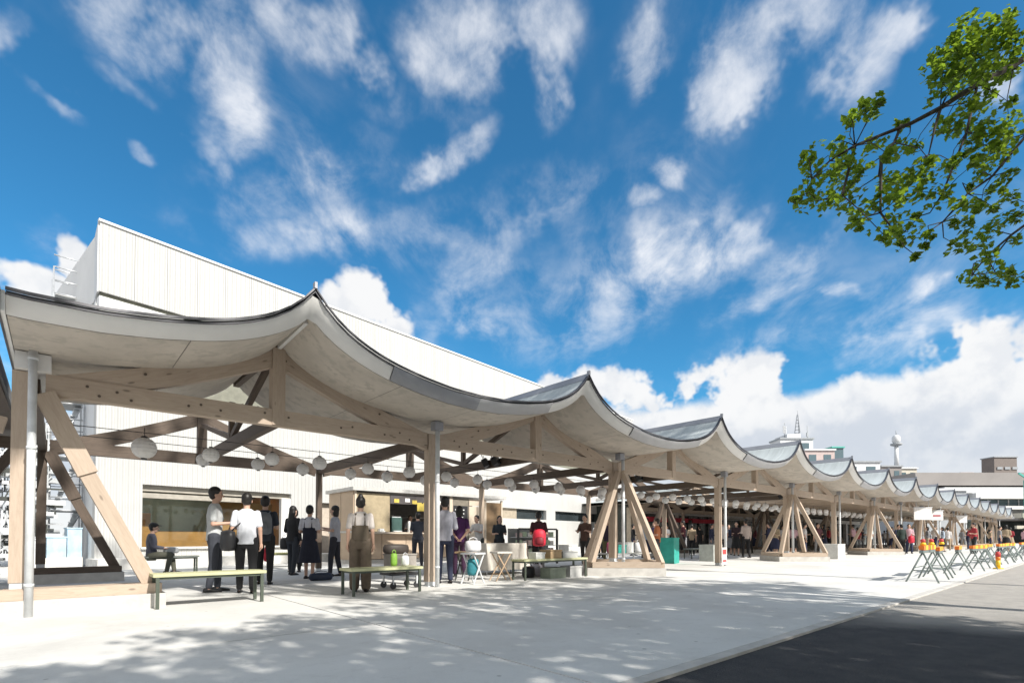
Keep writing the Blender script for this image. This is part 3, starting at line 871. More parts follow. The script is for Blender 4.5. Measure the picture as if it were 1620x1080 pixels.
# gas tanks, cabinets and tubes along the left of the hall: site scaffold
M_TUBE = mat('scaffold_tube', (.60, .62, .64), .4, .6, var=.12, scale=4)
def scaffold(name, loc, rz, nb, nl, label, bw=1.5, lh=1.75, dp=.9, seed=1, sheet=False):
    rr = random.Random(seed)
    t = empty(name, loc, rz)
    tag(t, label, 'scaffold')
    std = MB().tube([(0, 0, 0), (0, 0, nl * lh + .9)], .026, 6).obj('standard', M_TUBE, t, loc=(0, 0, 0))
    for i in range(nb + 1):
        for j in (0, 1):
            if i or j: clone(std, loc=(i * bw, j * dp, 0))
    led = MB().tube([(0, 0, 0), (bw, 0, 0)], .022, 6).obj('ledger', M_TUBE, t, loc=(0, 0, lh))
    dk = MB().box(.05, bw - .05, .06, dp - .06, -.03, .02).obj('deck', mat('scaffold_deck', (.42, .43, .43), .6, .4), t, loc=(0, 0, lh))
    br = MB().tube([(0, 0, 0), (bw, 0, lh)], .016, 5).obj('brace', M_TUBE, t, loc=(0, 0, 0))
    for l in range(1, nl + 1):
        for i in range(nb):
            for j in (0, 1):
                for h in (0, .45, .9, 1.3):
                    if l == 1 and i == 0 and j == 0 and h == 0: continue
                    clone(led, loc=(i * bw, j * dp, l * lh + h))
            if l > 1 or i: clone(dk, loc=(i * bw, 0, l * lh))
            if (i + l) % 2: clone(br, loc=(i * bw, 0, (l - 1) * lh))
            else: clone(br, loc=(i * bw, dp, (l - 1) * lh))
    for l in range(0, nl):
        b_ = MB()
        i = l % nb
        b_.beam((i * bw + .1, .4, l * lh + .05), (i * bw + bw - .1, .4, (l + 1) * lh + .02), .05, .14)
        for q in range(7):
            f_ = (q + .5) / 7
            b_.box(i * bw + .1 + (bw - .2) * f_ - .1, i * bw + .1 + (bw - .2) * f_ + .1, .18, .62, l * lh + lh * f_, l * lh + lh * f_ + .03)
        b_.obj('stair_flight', M_TUBE, t)
    return t
scaffold('scaffold_tower', (.05, 15.2, 0), R(2), 1, 5, 'tall steel scaffold stair tower left of the white hall, its rails above the canopy roof', bw=.85, lh=1.85, dp=1.3, seed=3)
scaffold('low_scaffold', (-5.2, 12.4, 0), R(8), 4, 2, 'low steel scaffold behind the left end of the canopy', bw=.95, seed=5)
M_BLUESHEET = mat('pale_blue_sheet', (.42, .56, .66), .6, var=.2, scale=3)
M_WSHEET = mat('white_sheet', (.62, .64, .66), .6, var=.12, scale=3)
for i, (x, y, w, h, m_, lb) in enumerate(((-.55, 12.5, .5, .55, M_WSHEET, 'white wrapped box standing in front of the scaffold tower'), (.02, 12.9, .46, .62, M_BLUESHEET, 'pale blue water tank box at the foot of the scaffold'), (.50, 13.3, .36, .9, M_BLUESHEET, 'tall pale blue box against the side wall of the white hall'))):
    t = empty('storage_box', (x, y, 0), R(8)); tag(t, lb, 'box')
    MB().box(0, w, 0, .5, .30, .30 + h).obj('body', m_, t)
    MB().box(-.02, w + .02, -.02, .52, .30 + h, .34 + h).obj('lid', m_, t)
    MB().box(-.03, w + .03, -.03, .53, 0, .30).obj('stand', M_STONE, t)
# stacked pipes, frames and boards behind the scaffold
def rack(loc, rz, w, h, n, label, seed):
    rr = random.Random(seed); t = empty('material_rack', loc, rz); tag(t, label, 'rack')
    for q, (nm, m_) in enumerate((('grey_frames', M_TUBE), ('dark_frames', M_DARKSTEEL), ('white_boards', M_WSHEET))):
        b_ = MB()
        for i in range(n):
            x = rr.uniform(0, w); z = rr.uniform(.1, h); y = rr.uniform(0, 1.2)
            k_ = rr.random()
            if k_ < .45: b_.box(x, x + rr.uniform(.15, .6), y, y + .06, z, z + rr.uniform(.04, .16))
            elif k_ < .8: b_.box(x, x + rr.uniform(.03, .07), y, y + .05, z, min(h, z + rr.uniform(.3, 1.2)))
            else: b_.beam((x, y, z), (x + rr.uniform(-.5, .5), y, z + rr.uniform(.3, .8)), .035, .035)
        o = b_.obj(nm, m_, t); o['kind'] = 'stuff'
    for x in (0, w): MB().box(x - .05, x + .05, .5, .6, 0, h).obj('rack_post', M_TUBE, t)
rack((-1.2, 14.0, 0), R(3), 1.2, 4.6, 110, 'rack crammed with grey and dark frames beside the white hall', 8)
rack((-4.8, 14.2, 0), R(8), 3.6, 3.4, 120, 'wide rack of grey frames behind the far left braces', 9)
# blue tub and deck boards at the far left
t = empty('blue_crate', (-1.15, 6.3, 0), R(5)); tag(t, 'dark blue plastic crate stack at the far left edge behind the first post', 'crate')
M_NAVY = mat('navy_plastic', (.015, .06, .16), .5)
for i in range(2):
    MB().box(-.5, .45, 0, .5, .42 + i * .34, .42 + i * .34 + .32).obj('crate_body', M_NAVY, t)
    MB().box(-.53, .48, -.03, .53, .42 + i * .34 + .29, .42 + i * .34 + .325).obj('crate_rim', M_NAVY, t)
t = empty('timber_pallet', (-1.3, 6.3, 0), R(5)); tag(t, 'dark brown timber pallet under the blue crates', 'pallet')
for i in range(5):
    MB().box(-.7, .7, -.05 + i * .14, .05 + i * .14, .36, .40).obj('deck_board', M_WOODD, t)
for x in (-.6, 0, .6): MB().box(x - .06, x + .06, -.05, .65, .0, .355).obj('bearer', M_WOODD, t)

# ------------------------------------------------------------------ kiosk
kio = empty('food_kiosk', (8.0, 8.9, 0)); tag(kio, 'tan panelled food kiosk with open serving hatch and grey flat roof', 'kiosk')
M_TAN = mat('tan_panel', (.47, .36, .26), .6, var=.07, scale=2)
M_TANL = mat('light_tan_panel', (.58, .49, .39), .6, var=.06, scale=2)
M_KROOF = mat('kiosk_roof_edge', (.50, .49, .47), .5)
KW, KD, KH = 6.7, 2.2, 2.62
MB().box(-.12, KW + .12, -.15, KD + .1, KH - .06, KH + .06).obj('roof', M_KROOF, kio)
MB().box(-.0, KW, .04, KD, 0, .14).obj('floor', M_KROOF, kio)
for j in range(2):
    for z0, z1 in ((.14, 1.08), (1.16, KH - .06)):
        MB().box(-.03, .02, .03 + j * 1.08, 1.08 + j * 1.08, z0, z1).obj('side_panel', M_TAN, kio)
MB().box(-.035, .025, 0, KD, 1.085, 1.155).obj('side_rail', M_KROOF, kio)
for i in range(4):
    MB().box(.07 + i * .98, 1.03 + i * .98, 0, .04, .16, 1.05).obj('front_panel', M_TAN, kio)
MB().box(.05, 4.0, -.28, .30, 1.06, 1.12).obj('counter', M_TANL, kio)
MB().box(.05, 1.35, 0, .04, 1.14, 2.50).obj('front_panel', mat('yellowish_panel', (.38, .31, .20), .6), kio)
MB().box(0, .07, -.02, .06, 0, KH - .06).obj('corner_post', M_TANL, kio)
MB().box(3.95, 4.1, -.02, .06, 0, KH - .06).obj('corner_post', M_TANL, kio)
MB().box(1.35, 3.95, -.03, .05, 2.16, 2.50).obj('hatch_header', mat('dark_header', (.085, .075, .075), .6), kio)
MB().box(.0, KW, KD - .05, KD, 0.15, KH - .07).obj('back_wall', mat('kiosk_inside', (.20, .19, .18), .7), kio)
MB().box(4.1, 4.9, 0, .04, .16, 2.5).obj('front_panel', mat('brown_grey_panel', (.20, .175, .14), .6), kio)
for i in range(2):
    MB().box(4.93 + i * .42, 5.32 + i * .42, 0, .04, .16, 2.2).obj('front_panel', M_TANL, kio)
MB().box(4.93, 5.75, 0, .04, 2.23, 2.5).obj('front_panel', M_TANL, kio)
d_ = MB().box(5.82, 6.62, .0, .05, .16, 2.4).obj('door', mat('brown_door', (.20, .13, .07), .6), kio)
MB().box(6.5, 6.56, -.03, .0, 1.05, 1.2).obj('handle', M_STEEL, d_)
MB().box(5.75, 5.81, -.02, .06, .15, 2.5).obj('door_frame', M_TANL, kio)
MB().box(6.63, 6.70, -.02, .06, .15, 2.5).obj('door_frame', M_TANL, kio)
for (x, z, w, h, cc, nm) in ((1.5, 1.75, .5, .03, (.6, .6, .55), 'shelf'), (2.6, 1.70, 1.2, .03, (.6, .6, .55), 'shelf')):
    MB().box(x, x + w, .9, 1.3, z, z + h).obj(nm, M_KROOF, kio)
# things on and in the kiosk
M_PAPERY = mat('yellow_paper', (.62, .48, .10), .7); M_PAPERW = mat('white_card', (.78, .78, .76), .7)
M_GREENAP = mat('green_machine', (.05, .10, .09), .4)
def tiny(name, label, cat, loc, shapes, group=None):
    t = empty(name, loc); tag(t, label, cat, group)
    for (nm, m_, bx) in shapes: MB().box(*bx).obj(nm, m_, t)
    return t
M_REDX = mat('red_pin', (.5, .05, .05), .5); M_TRAY = mat('brown_tray', (.25, .13, .06), .6)
tiny('espresso_machine', 'dark green drinks machine behind the left of the kiosk hatch', 'machine', (9.55, 9.12, 1.12), [('body', M_GREENAP, (0, .42, 0, .35, 0, .55)), ('drip_tray', M_STEEL, (.03, .39, -.08, 0, .02, .06)), ('top_grid', M_STEEL, (.03, .39, .03, .32, .551, .58))])
tiny('cup_stack', 'white paper cup stack on the kiosk counter', 'cups', (10.15, 8.95, 1.12), [('cup', M_PAPERW, (0, .08, 0, .08, 0, .42)), ('cup', M_PAPERW, (.12, .20, 0, .08, 0, .34))])
tiny('menu_board', 'white menu card hanging at the right of the kiosk hatch', 'menu', (11.45, 8.92, 1.35), [('card', M_PAPERW, (0, .34, 0, .015, 0, .55)), ('clip', M_BLACK, (.12, .2, -.01, .0, .5, .56))])
tiny('paper_sign', 'yellow paper sign under the dark header of the kiosk', 'sign', (10.45, 8.83, 1.92), [('card', M_PAPERY, (0, .45, 0, .012, 0, .32)), ('clip', M_BLACK, (.2, .26, -.008, .0, .29, .33))])
tiny('paper_sign', 'second yellow paper card right of the first in the kiosk hatch', 'sign', (11.0, 8.83, 1.86), [('card', M_PAPERY, (0, .35, 0, .012, 0, .3)), ('clip', M_BLACK, (.14, .2, -.008, .0, .27, .31))])
tiny('towel_roll', 'white kitchen roll standing beside the staff in the kiosk', 'roll', (10.5, 8.95, 1.12), [('roll', M_PAPERW, (0, .14, 0, .14, .02, .28)), ('holder', M_STEEL, (.06, .08, .06, .08, .28, .34))])

q = random.Random(3)
for i, (x, z, nm) in enumerate(((9.5, 2.2, 'leftmost'), (9.95, 2.24, 'second'), (10.25, 2.18, 'third'), (11.45, 2.2, 'rightmost'))):
    tiny('price_card', '%s small card pinned on the dark header of the kiosk' % nm, 'card', (x, 8.85, z), [('card', M_PAPERW if i % 2 else M_PAPERY, (0, .2, 0, .01, 0, .14)), ('pin', M_REDX, (.09, .11, -.008, -.001, .11, .13))])
for i, (x, m_, w, h, lb) in enumerate(((8.3, M_BLACK, .3, .22, 'black tray stack at the left end of the kiosk counter'), (8.85, M_PAPERW, .22, .12, 'white napkin box on the kiosk counter behind the woman in dungarees'), (11.2, M_TRAY, .35, .16, 'brown tray of bread on the right of the kiosk counter'), (11.7, M_TRAY, .26, .1, 'small brown tray at the counter end by the second column'))):
    tiny('counter_tray', lb, 'tray', (x, 8.70, 1.122), [('tray', m_, (0, w, 0, .24, 0, h * .4)), ('content', M_PAPERW if m_ is M_BLACK else m_, (.03, w - .03, .03, .21, h * .4 + .001, h))])
MB().box(4.15, 4.85, -.012, -.002, 1.3, 2.2).obj('menu_panel', M_BLACK, kio)
for i in range(5): MB().box(4.22, 4.22 + q.uniform(.3, .55), -.016, -.0125, 1.42 + i * .15, 1.46 + i * .15).obj('menu_line', M_PAPERW, kio)

# ------------------------------------------------------------------ shop row under the far part of the canopy
M_SHOPW = mat('shop_fascia', (.72, .69, .66), .5, coord='World'); M_REDAW = mat('red_awning', (.48, .02, .045), .7, var=.12)
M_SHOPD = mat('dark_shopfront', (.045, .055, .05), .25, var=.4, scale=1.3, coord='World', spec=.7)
shop = empty('shop_row', (30.0, 13.2, 0)); tag(shop, 'low row of shops with white fascia and red awnings beyond the white hall', 'shops')
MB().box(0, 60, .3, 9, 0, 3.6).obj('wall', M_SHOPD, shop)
for i in range(9):
    x = i * 5.6
    MB().box(x - .22, x + .22, -.05, .29, 0, 3.0).obj('pier', M_SHOPW if i % 3 else mat('beige_pier', (.52, .45, .36), .7), shop)
    MB().box(x + .23, x + 5.37, -.06, .29, 2.62, 3.0).obj('fascia_sign', M_SHOPW, shop)
    if i not in (2, 3):
        for j in range(3):
            f_ = MB().box(x + .3 + j * 1.7, x + .38 + j * 1.7, .2, .28, 0, 2.6).obj('mullion', M_DARKSTEEL, shop)
    if i in (0, 1):
        b_ = MB(); b_.beam((x + .3, -.5, 2.30), (x + 5.3, -.5, 2.30), 1.3, .06); b_.box(x + .3, x + 5.3, -1.17, -1.13, 2.02, 2.3)
        b_.obj('awning', M_REDAW, shop)
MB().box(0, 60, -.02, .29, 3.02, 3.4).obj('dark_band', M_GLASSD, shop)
MB().box(-.1, 60, -.25, 9, 3.62, 3.8).obj('roof', M_SHOPW, shop)
for i, z in enumerate((2.42, 2.52)):
    MB().box(11.4, 22, -.2, -.1, z, z + .05).obj('rail', M_SHOPW, shop)
# hanging signs at the far end
M_SIGNW = mat('lit_sign_face', (.80, .78, .76), .5)
def sign(loc, w, h, label, mark=None):
    t = empty('hanging_sign', loc); tag(t, label, 'sign')
    MB().box(-w / 2, w / 2, -.05, .05, -h, 0).obj('panel', M_SIGNW, t)
    MB().box(-w / 2 - .03, w / 2 + .03, -.07, .07, -.0, .05).obj('frame', M_STEEL, t)
    for s in (-1, 1): MB().tube([(s * w * .35, 0, .05), (s * w * .35, 0, .45)], .02, 5).obj('rod', M_STEEL, t)
    if mark:
        MB().box(-w * .3, w * .3, -.056, -.051, -h * .62, -h * .42).obj('marking', mark, t)
    t.rotation_euler = (0, 0, R(-50)); return t
sign((42.7, -.4, 2.86), 1.05, .78, 'large blank white sign hanging under the far canopy edge')
sign((46.9, -.4, 2.8), .8, .65, 'pinkish white sign with a red band right of the large blank one', mat('faded_red', (.45, .14, .16), .7))
sign((56.5, -.4, 2.7), .8, .55, 'small pale sign lowest near the far end of the canopy')

# ------------------------------------------------------------------ distant town
M_FBRN = mat('far_brown_grey', (.27, .25, .24), .8, var=.06, scale=.3, coord='World'); M_FWHT = mat('far_white', (.66, .67, .68), .7, var=.05, scale=.3, coord='World')
M_FPNK = mat('far_pink', (.50, .41, .39), .8, coord='World'); M_FGLS = mat('far_glass', (.10, .15, .17), .2, coord='World', spec=.8); M_FTEAL = mat('teal_steel', (.10, .42, .36), .5)
M_FCRM = mat('far_cream', (.58, .54, .46), .7, coord='World'); M_FGRY = mat('far_grey', (.33, .35, .37), .6, coord='World')
def block(b_, X0, X1, Z0, Z1, z0, z1, org=None):
    P = [far(X0, Z0, z0), far(X0, Z0, z1), far(X0, Z1, z1), far(X0, Z1, z0), far(X1, Z0, z0), far(X1, Z0, z1), far(X1, Z1, z1), far(X1, Z1, z0)]
    b_.hexa(P, 5, off=(0, 0)); return b_
def bpart(par, nm, m_, *a): return block(MB(), *a).obj(nm, m_, par)
def yz(y, Z): return .92 + (850 - y) / 823 * Z
def bx(x, Z): return (x - 810) / 823 * Z
st = empty('station_building'); tag(st, 'long station building with brown parapet, white bands and dark strip windows at the far right', 'building')
Z = 95
bpart(st, 'wall', M_FGRY, bx(1440, Z), bx(1720, Z), Z, Z + 20, 0, yz(772, Z))
bpart(st, 'parapet', M_FBRN, bx(1443, Z), bx(1700, Z), Z - 1, Z + 20, yz(768, Z), yz(748, Z))
bpart(st, 'cornice', M_FWHT, bx(1480, Z), bx(1720, Z), Z - 2.2, Z - .02, yz(781, Z), yz(772, Z))
bpart(st, 'white_band', M_FWHT, bx(1522, Z), bx(1720, Z), Z - 3, Z - .03, yz(790, Z), yz(776, Z) - .6)
bpart(st, 'strip_window', M_FGLS, bx(1524, Z), bx(1720, Z), Z - .6, Z - .02, yz(800, Z), yz(790.5, Z))
bpart(st, 'white_band', M_FWHT, bx(1550, Z), bx(1720, Z), Z - 2, Z - .05, yz(806, Z), yz(800.5, Z))
bpart(st, 'deck_edge', M_FCRM, bx(1540, Z), bx(1720, Z), Z - 9, Z - 2.2, yz(819, Z - 9), yz(811, Z - 9))
bpart(st, 'deck_soffit', M_FBRN, bx(1540, Z), bx(1720, Z), Z - 8.5, Z - .1, yz(822, Z - 9), yz(819.5, Z - 9))
bpart(st, 'undercroft', M_SHOPD, bx(1440, Z), bx(1720, Z), Z - .5, Z - .04, 0, yz(824, Z))
bpart(st, 'lower_sign_band', M_FCRM, bx(1540, Z), bx(1720, Z), Z - 8.2, Z - 7.8, yz(836, Z - 8), yz(831, Z - 8))
for i in range(11):
    xx = 1526 + i * 16
    bpart(st, 'mullion', M_FWHT, bx(xx, Z), bx(xx, Z) + .12, Z - .75, Z - .62, yz(800, Z), yz(790.5, Z))
for xx in (1543, 1593, 1643):
    g = bpart(st, 'teal_column', M_FTEAL, bx(xx, Z) - .18, bx(xx, Z) + .18, Z - 9.6, Z - 9.25, yz(822, Z - 9), yz(768, Z))
    a = far(bx(xx, Z), Z - 9.4, yz(764, Z)); b2 = far(bx(xx + 9, Z), Z - 9.4, yz(758, Z)); b3 = far(bx(xx - 9, Z), Z - 9.4, yz(758, Z))
    MB().beam(a, b2, .25, .25).obj('bracket', M_FTEAL, g); MB().beam(a, b3, .25, .25).obj('bracket', M_FTEAL, g)
bpart(st, 'plant_room', M_FPNK, bx(1552, Z), bx(1573, Z), Z + 4, Z + 12, yz(750, Z), yz(742, Z))
tw = empty('brown_tower_block'); tag(tw, 'square brown rooftop block standing at the right end of the station', 'tower')
bpart(tw, 'wall', mat('tower_brown', (.20, .17, .155), .8, coord='World'), bx(1575, 110), bx(1611, 110), 110, 113, 0, yz(723, 110))
bpart(tw, 'roof_edge', M_FGRY, bx(1574, 110), bx(1612, 110), 109.8, 113.2, yz(723, 110), yz(721.5, 110))
for j in range(3):
    bpart(tw, 'louvre', M_FGRY, bx(1579, 110) + j * 1.6, bx(1579, 110) + j * 1.6 + 1.1, 109.85, 109.98, yz(742, 110), yz(738, 110))
def building(label, x0, x1, ytop, Z, m_, roofm, rows=0, nm='apartment_building', extras=()):
    t = empty(nm); tag(t, label, 'building')
    bpart(t, 'wall', m_, bx(x0, Z), bx(x1, Z), Z, Z + 5, 0, yz(ytop, Z))
    bpart(t, 'roof_edge', roofm, bx(x0, Z) - .2, bx(x1, Z) + .2, Z - .3, Z + 5.2, yz(ytop, Z), yz(ytop, Z) + .35)
    for r_ in range(rows):
        z = yz(ytop, Z) - 2.4 - r_ * 3
        n = max(2, int((bx(x1, Z) - bx(x0, Z)) / 3))
        for i in range(n):
            xa = bx(x0, Z) + (bx(x1, Z) - bx(x0, Z)) * (i + .25) / n; xb = bx(x0, Z) + (bx(x1, Z) - bx(x0, Z)) * (i + .75) / n
            f_ = bpart(t, 'window', M_FGLS, xa, xb, Z - .05, Z + .02, z, z + 1.5)
            bpart(f_, 'sill', M_FWHT, xa - .1, xb + .1, Z - .2, Z - .06, z - .12, z - .01)
    return t
b1 = building('white office building with roof antennas left of the pink one', 1236, 1288, 694, 125, M_FWHT, M_FGRY, 2)
bpart(b1, 'roof_house', M_FWHT, bx(1254, 125), bx(1276, 125), 127, 133, yz(694, 125), yz(683, 125))
b2 = building('pinkish apartment building between the antennas and the teal glass tower', 1275, 1322, 712, 115, M_FPNK, M_FWHT, 2)
b3 = building('dark teal glazed block beside the pink building', 1318, 1336, 708, 120, M_FGLS, M_FTEAL, 0)
b4 = building('white hotel with curved grey roof edge behind the fifth ridge', 1334, 1394, 731, 118, M_FWHT, M_FGRY, 2)
b5 = building('brown grey block carrying the round water tower', 1396, 1428, 738, 120, M_FBRN, M_FGRY, 1)
b6 = building('cream block right of the water tower base', 1424, 1452, 741, 124, M_FCRM, M_FWHT, 1)
b7 = building('pale grey building low behind the far end of the canopy', 1452, 1530, 776, 88, M_FGRY, M_FWHT, 1)
b8 = building('white building above the shop roof in the gap right of the hall', 900, 1180, 800, 90, M_FWHT, M_FGRY, 2)
# antennas
an = empty('lattice_antenna'); tag(an, 'thin lattice radio mast on the white office building', 'antenna')
Z = 128
mp = far(bx(1264, Z), Z)
for k_ in range(3):
    a = 2 * math.pi * k_ / 3
    MB().tube([mp + Vector((math.cos(a) * .7, math.sin(a) * .7, yz(684, Z))), mp + Vector((math.cos(a) * .15, math.sin(a) * .15, yz(655, Z)))], .09, 5).obj('mast_leg', M_FGRY, an)
for j in range(5):
    z = yz(684 - j * 5.2, Z); r_ = .7 - j * .1
    MB().tube([mp + Vector((math.cos(2 * math.pi * i / 3) * r_, math.sin(2 * math.pi * i / 3) * r_, z)) for i in (0, 1, 2, 0)], .06, 4).obj('mast_ring', M_FGRY, an)
MB().tube([mp + Vector((0, 0, yz(656, Z))), mp + Vector((0, 0, yz(648, Z)))], .05, 4).obj('mast_tip', M_FGRY, an)
a2 = empty('dish_antenna'); tag(a2, 'short antenna frame with panels left of the lattice mast', 'antenna')
p = far(bx(1243, Z), Z)
MB().tube([p + Vector((0, 0, yz(695, Z))), p + Vector((0, 0, yz(668, Z)))], .08, 5).obj('pole', M_FGRY, a2)
for s in (-.6, .6): MB().box(p.x + s - .15, p.x + s + .15, p.y - .1, p.y + .1, yz(685, Z), yz(673, Z)).obj('panel', M_FWHT, a2)
MB().beam(p + Vector((-.7, 0, yz(678, Z))), p + Vector((.7, 0, yz(678, Z))), .1, .1).obj('crossarm', M_FGRY, a2)
a3 = empty('thin_antenna'); tag(a3, 'thin antenna rod right of the lattice mast', 'antenna')
p = far(bx(1279, Z), Z)
MB().tube([p + Vector((0, 0, yz(694, Z))), p + Vector((0, 0, yz(672, Z)))], .07, 5).obj('rod', M_FGRY, a3)
MB().box(p.x - .5, p.x + .5, p.y - .1, p.y + .1, yz(690, Z), yz(684, Z)).obj('cabinet', M_FGRY, a3)
wt_ = empty('water_tower'); tag(wt_, 'white pole tower with round white head above the brown grey block', 'tower')
Z = 122; p = far(bx(1420, Z), Z)
MB().lathe((p.x, p.y, 0), [(.48, yz(740, Z)), (.40, yz(705, Z))], 14).obj('shaft', M_FWHT, wt_)
MB().lathe((p.x, p.y, 0), [(.55, yz(705, Z)), (1.15, yz(703.5, Z)), (1.2, yz(701, Z)), (.8, yz(700.5, Z))], 16).obj('platform', M_FGRY, wt_)
MB().lathe((p.x, p.y, 0), [(.6, yz(700.4, Z)), (.85, yz(697, Z)), (.85, yz(691, Z)), (.5, yz(688, Z)), (.15, yz(687, Z))], 16).obj('head', M_FWHT, wt_)
MB().tube([p + Vector((0, 0, yz(687, Z))), p + Vector((0, 0, yz(680, Z)))], .08, 5).obj('lightning_rod', M_FGRY, wt_)
# scatter of lower buildings to the right of the frame and behind, so the place goes on
for i, (X, Zc, w, h, m_) in enumerate(((95, 60, 30, 12, M_FCRM), (100, 25, 24, 9, M_FWHT))):
    t = empty('office_block'); tag(t, ['cream office block beyond the right edge of the plaza', 'white office block far right beside the road'][i], 'building')
    bpart(t, 'wall', m_, X, X + w, Zc, Zc + 14, 0, h); bpart(t, 'roof_edge', M_FGRY, X - .3, X + w + .3, Zc - .3, Zc + 14.3, h, h + .5)

# ------------------------------------------------------------------ benches
M_BTOP = mat('pale_green_bench_top', (.50, .50, .30), .6, var=.1, scale=4, stretch=(1, 6, 1)); M_BLEG = mat('bench_leg', (.07, .085, .065), .5)
def bench(name, x0, x1, y0, y1, h, label, top=M_BTOP, leg=M_BLEG, slats=3, rz=0):
    t = empty(name, (x0, y0, 0), rz); tag(t, label, 'bench')
    L, D = x1 - x0, y1 - y0; w = D / slats
    for i in range(slats):
        MB().box(-.03, L + .03, i * w + .003, (i + 1) * w - .003, h - .04, h).obj('seat_plank', top, t)
    MB().box(.02, L - .02, .03, D - .03, h - .075, h - .042).obj('frame', leg, t)
    for x in (0, L - .045):
        for y in (.01, D - .045):
            MB().box(x, x + .04, y, y + .035, 0, h - .041).obj('leg', leg, t)
    return t
bench('plaza_bench', 1.20, 2.50, -.24, .16, .45, 'pale green topped bench with dark legs in front of the two standing men')
bench('plaza_bench', 3.72, 4.95, -.52, -.05, .43, 'pale green topped bench behind which the woman in brown dungarees stands')
bench('plaza_bench', 1.75, 3.05, 7.5, 7.85, .45, 'grey bench the seated man in a cap sits on', mat('grey_bench_top', (.22, .24, .22), .6))
bench('plaza_bench', 4.7, 6.3, 8.6, 9.1, .45, 'yellow green bench near the hall ledge behind the dark clothed group', mat('yellow_green_top', (.46, .46, .20), .6))
bench('plaza_bench', 7.75, 9.75, -.10, .34, .45, 'bench loaded with boxes and bags left of the strut pyramid')
bench('plaza_bench', 21.0, 22.6, 3.6, 4.0, .45, 'dark bench beyond the teal bin', mat('grey_bench_top', (.2, .2, .2), .6))
# goods on the loaded bench
M_KRAFT = mat('brown_cardboard', (.40, .28, .16), .8); M_GREYBOX = mat('grey_plastic', (.42, .42, .41), .5)
def crate(name, loc, w, d, h, m_, label, rz=0, lid=False, cat='box'):
    t = empty(name, loc, rz); tag(t, label, cat)
    th = .015
    b_ = MB(); b_.box(-w / 2, w / 2, -d / 2, d / 2, 0, .02); b_.box(-w / 2, w / 2, -d / 2, -d / 2 + th, .021, h); b_.box(-w / 2, w / 2, d / 2 - th, d / 2, .021, h)
    b_.box(-w / 2, -w / 2 + th, -d / 2 + th + .001, d / 2 - th - .001, .021, h); b_.box(w / 2 - th, w / 2, -d / 2 + th + .001, d / 2 - th - .001, .021, h)
    b_.obj('body', m_, t)
    if lid: MB().box(-w / 2 - .012, w / 2 + .012, -d / 2 - .012, d / 2 + .012, h + .001, h + .025).obj('lid', m_, t)
    else: MB().box(-w / 2 - .012, w / 2 + .012, -d / 2 - .012, -d / 2 - .001, h - .04, h).obj('rim', m_, t)
    return t
crate('cardboard_box', (8.75, .12, .45), .40, .30, .17, M_KRAFT, 'brown cardboard box in the middle of the loaded bench', .1, True)
crate('plastic_tub', (8.3, .12, .45), .28, .24, .12, mat('white_tub', (.7, .7, .68), .5), 'small white tub left of the cardboard box', 0, True, 'tub')
crate('plastic_tub', (9.25, .12, .45), .45, .32, .13, M_GREYBOX, 'wide grey tub right of the cardboard box', -.1, True, 'tub')
crate('plastic_tub', (9.3, .12, .61), .34, .28, .12, mat('white_tub', (.7, .7, .68), .5), 'white tub on top of the wide grey tub', .2, True, 'tub')
crate('plastic_crate', (8.8, .1, 0), .5, .32, .24, mat('green_grey_crate', (.23, .26, .20), .6), 'green grey crate on the ground under the loaded bench', 0, False, 'crate')
crate('plastic_crate', (9.4, .1, 0), .4, .32, .26, M_GREYBOX, 'grey crate under the right end of the loaded bench', 0, False, 'crate')
crate('teal_bin', (16.9, 2.2, 0), .75, .6, .92, mat('teal_plastic', (.03, .36, .30), .5), 'tall bright teal bin right of the strut pyramid', .3, False, 'bin')
crate('teal_bin', (13.2, 1.6, .45), .4, .3, .25, mat('teal_plastic', (.03, .45, .37), .5), 'small teal tub on the stall table behind the strut pyramid', 0, False, 'tub')
crate('white_planter', (26.0, -.3, 0), .95, .7, .62, mat('planter_grey', (.60, .60, .58), .7), 'pale square planter box right of the third strut pyramid', 0, True, 'planter')
crate('grey_box', (19.6, 2.0, 0), .7, .6, .62, mat('planter_grey2', (.38, .40, .38), .7), 'grey box left of the fourth column', 0, True, 'box')
# red and white notice strapped to the fourth post
t = empty('warning_board', (16.62, -.05, .0)); tag(t, 'red and white notice board leaning on the foot of the fourth column', 'sign')
M_REDP = mat('red_paint', (.55, .06, .06), .6)
MB().box(-.2, .12, -.02, 0, .05, .6).obj('board', mat('notice_white', (.7, .66, .64), .6), t)
MB().box(-.16, .08, -.026, -.021, .38, .54).obj('red_field', M_REDP, t); MB().box(-.16, .08, -.026, -.021, .14, .2).obj('red_field', M_REDP, t)
for x in (-.18, .08): MB().box(x, x + .025, -.01, .02, 0, .05).obj('foot', M_STEEL, t)
MB().beam((-.04, 0, .5), (-.04, .14, 0), .02, .02).obj('back_stay', M_STEEL, t)

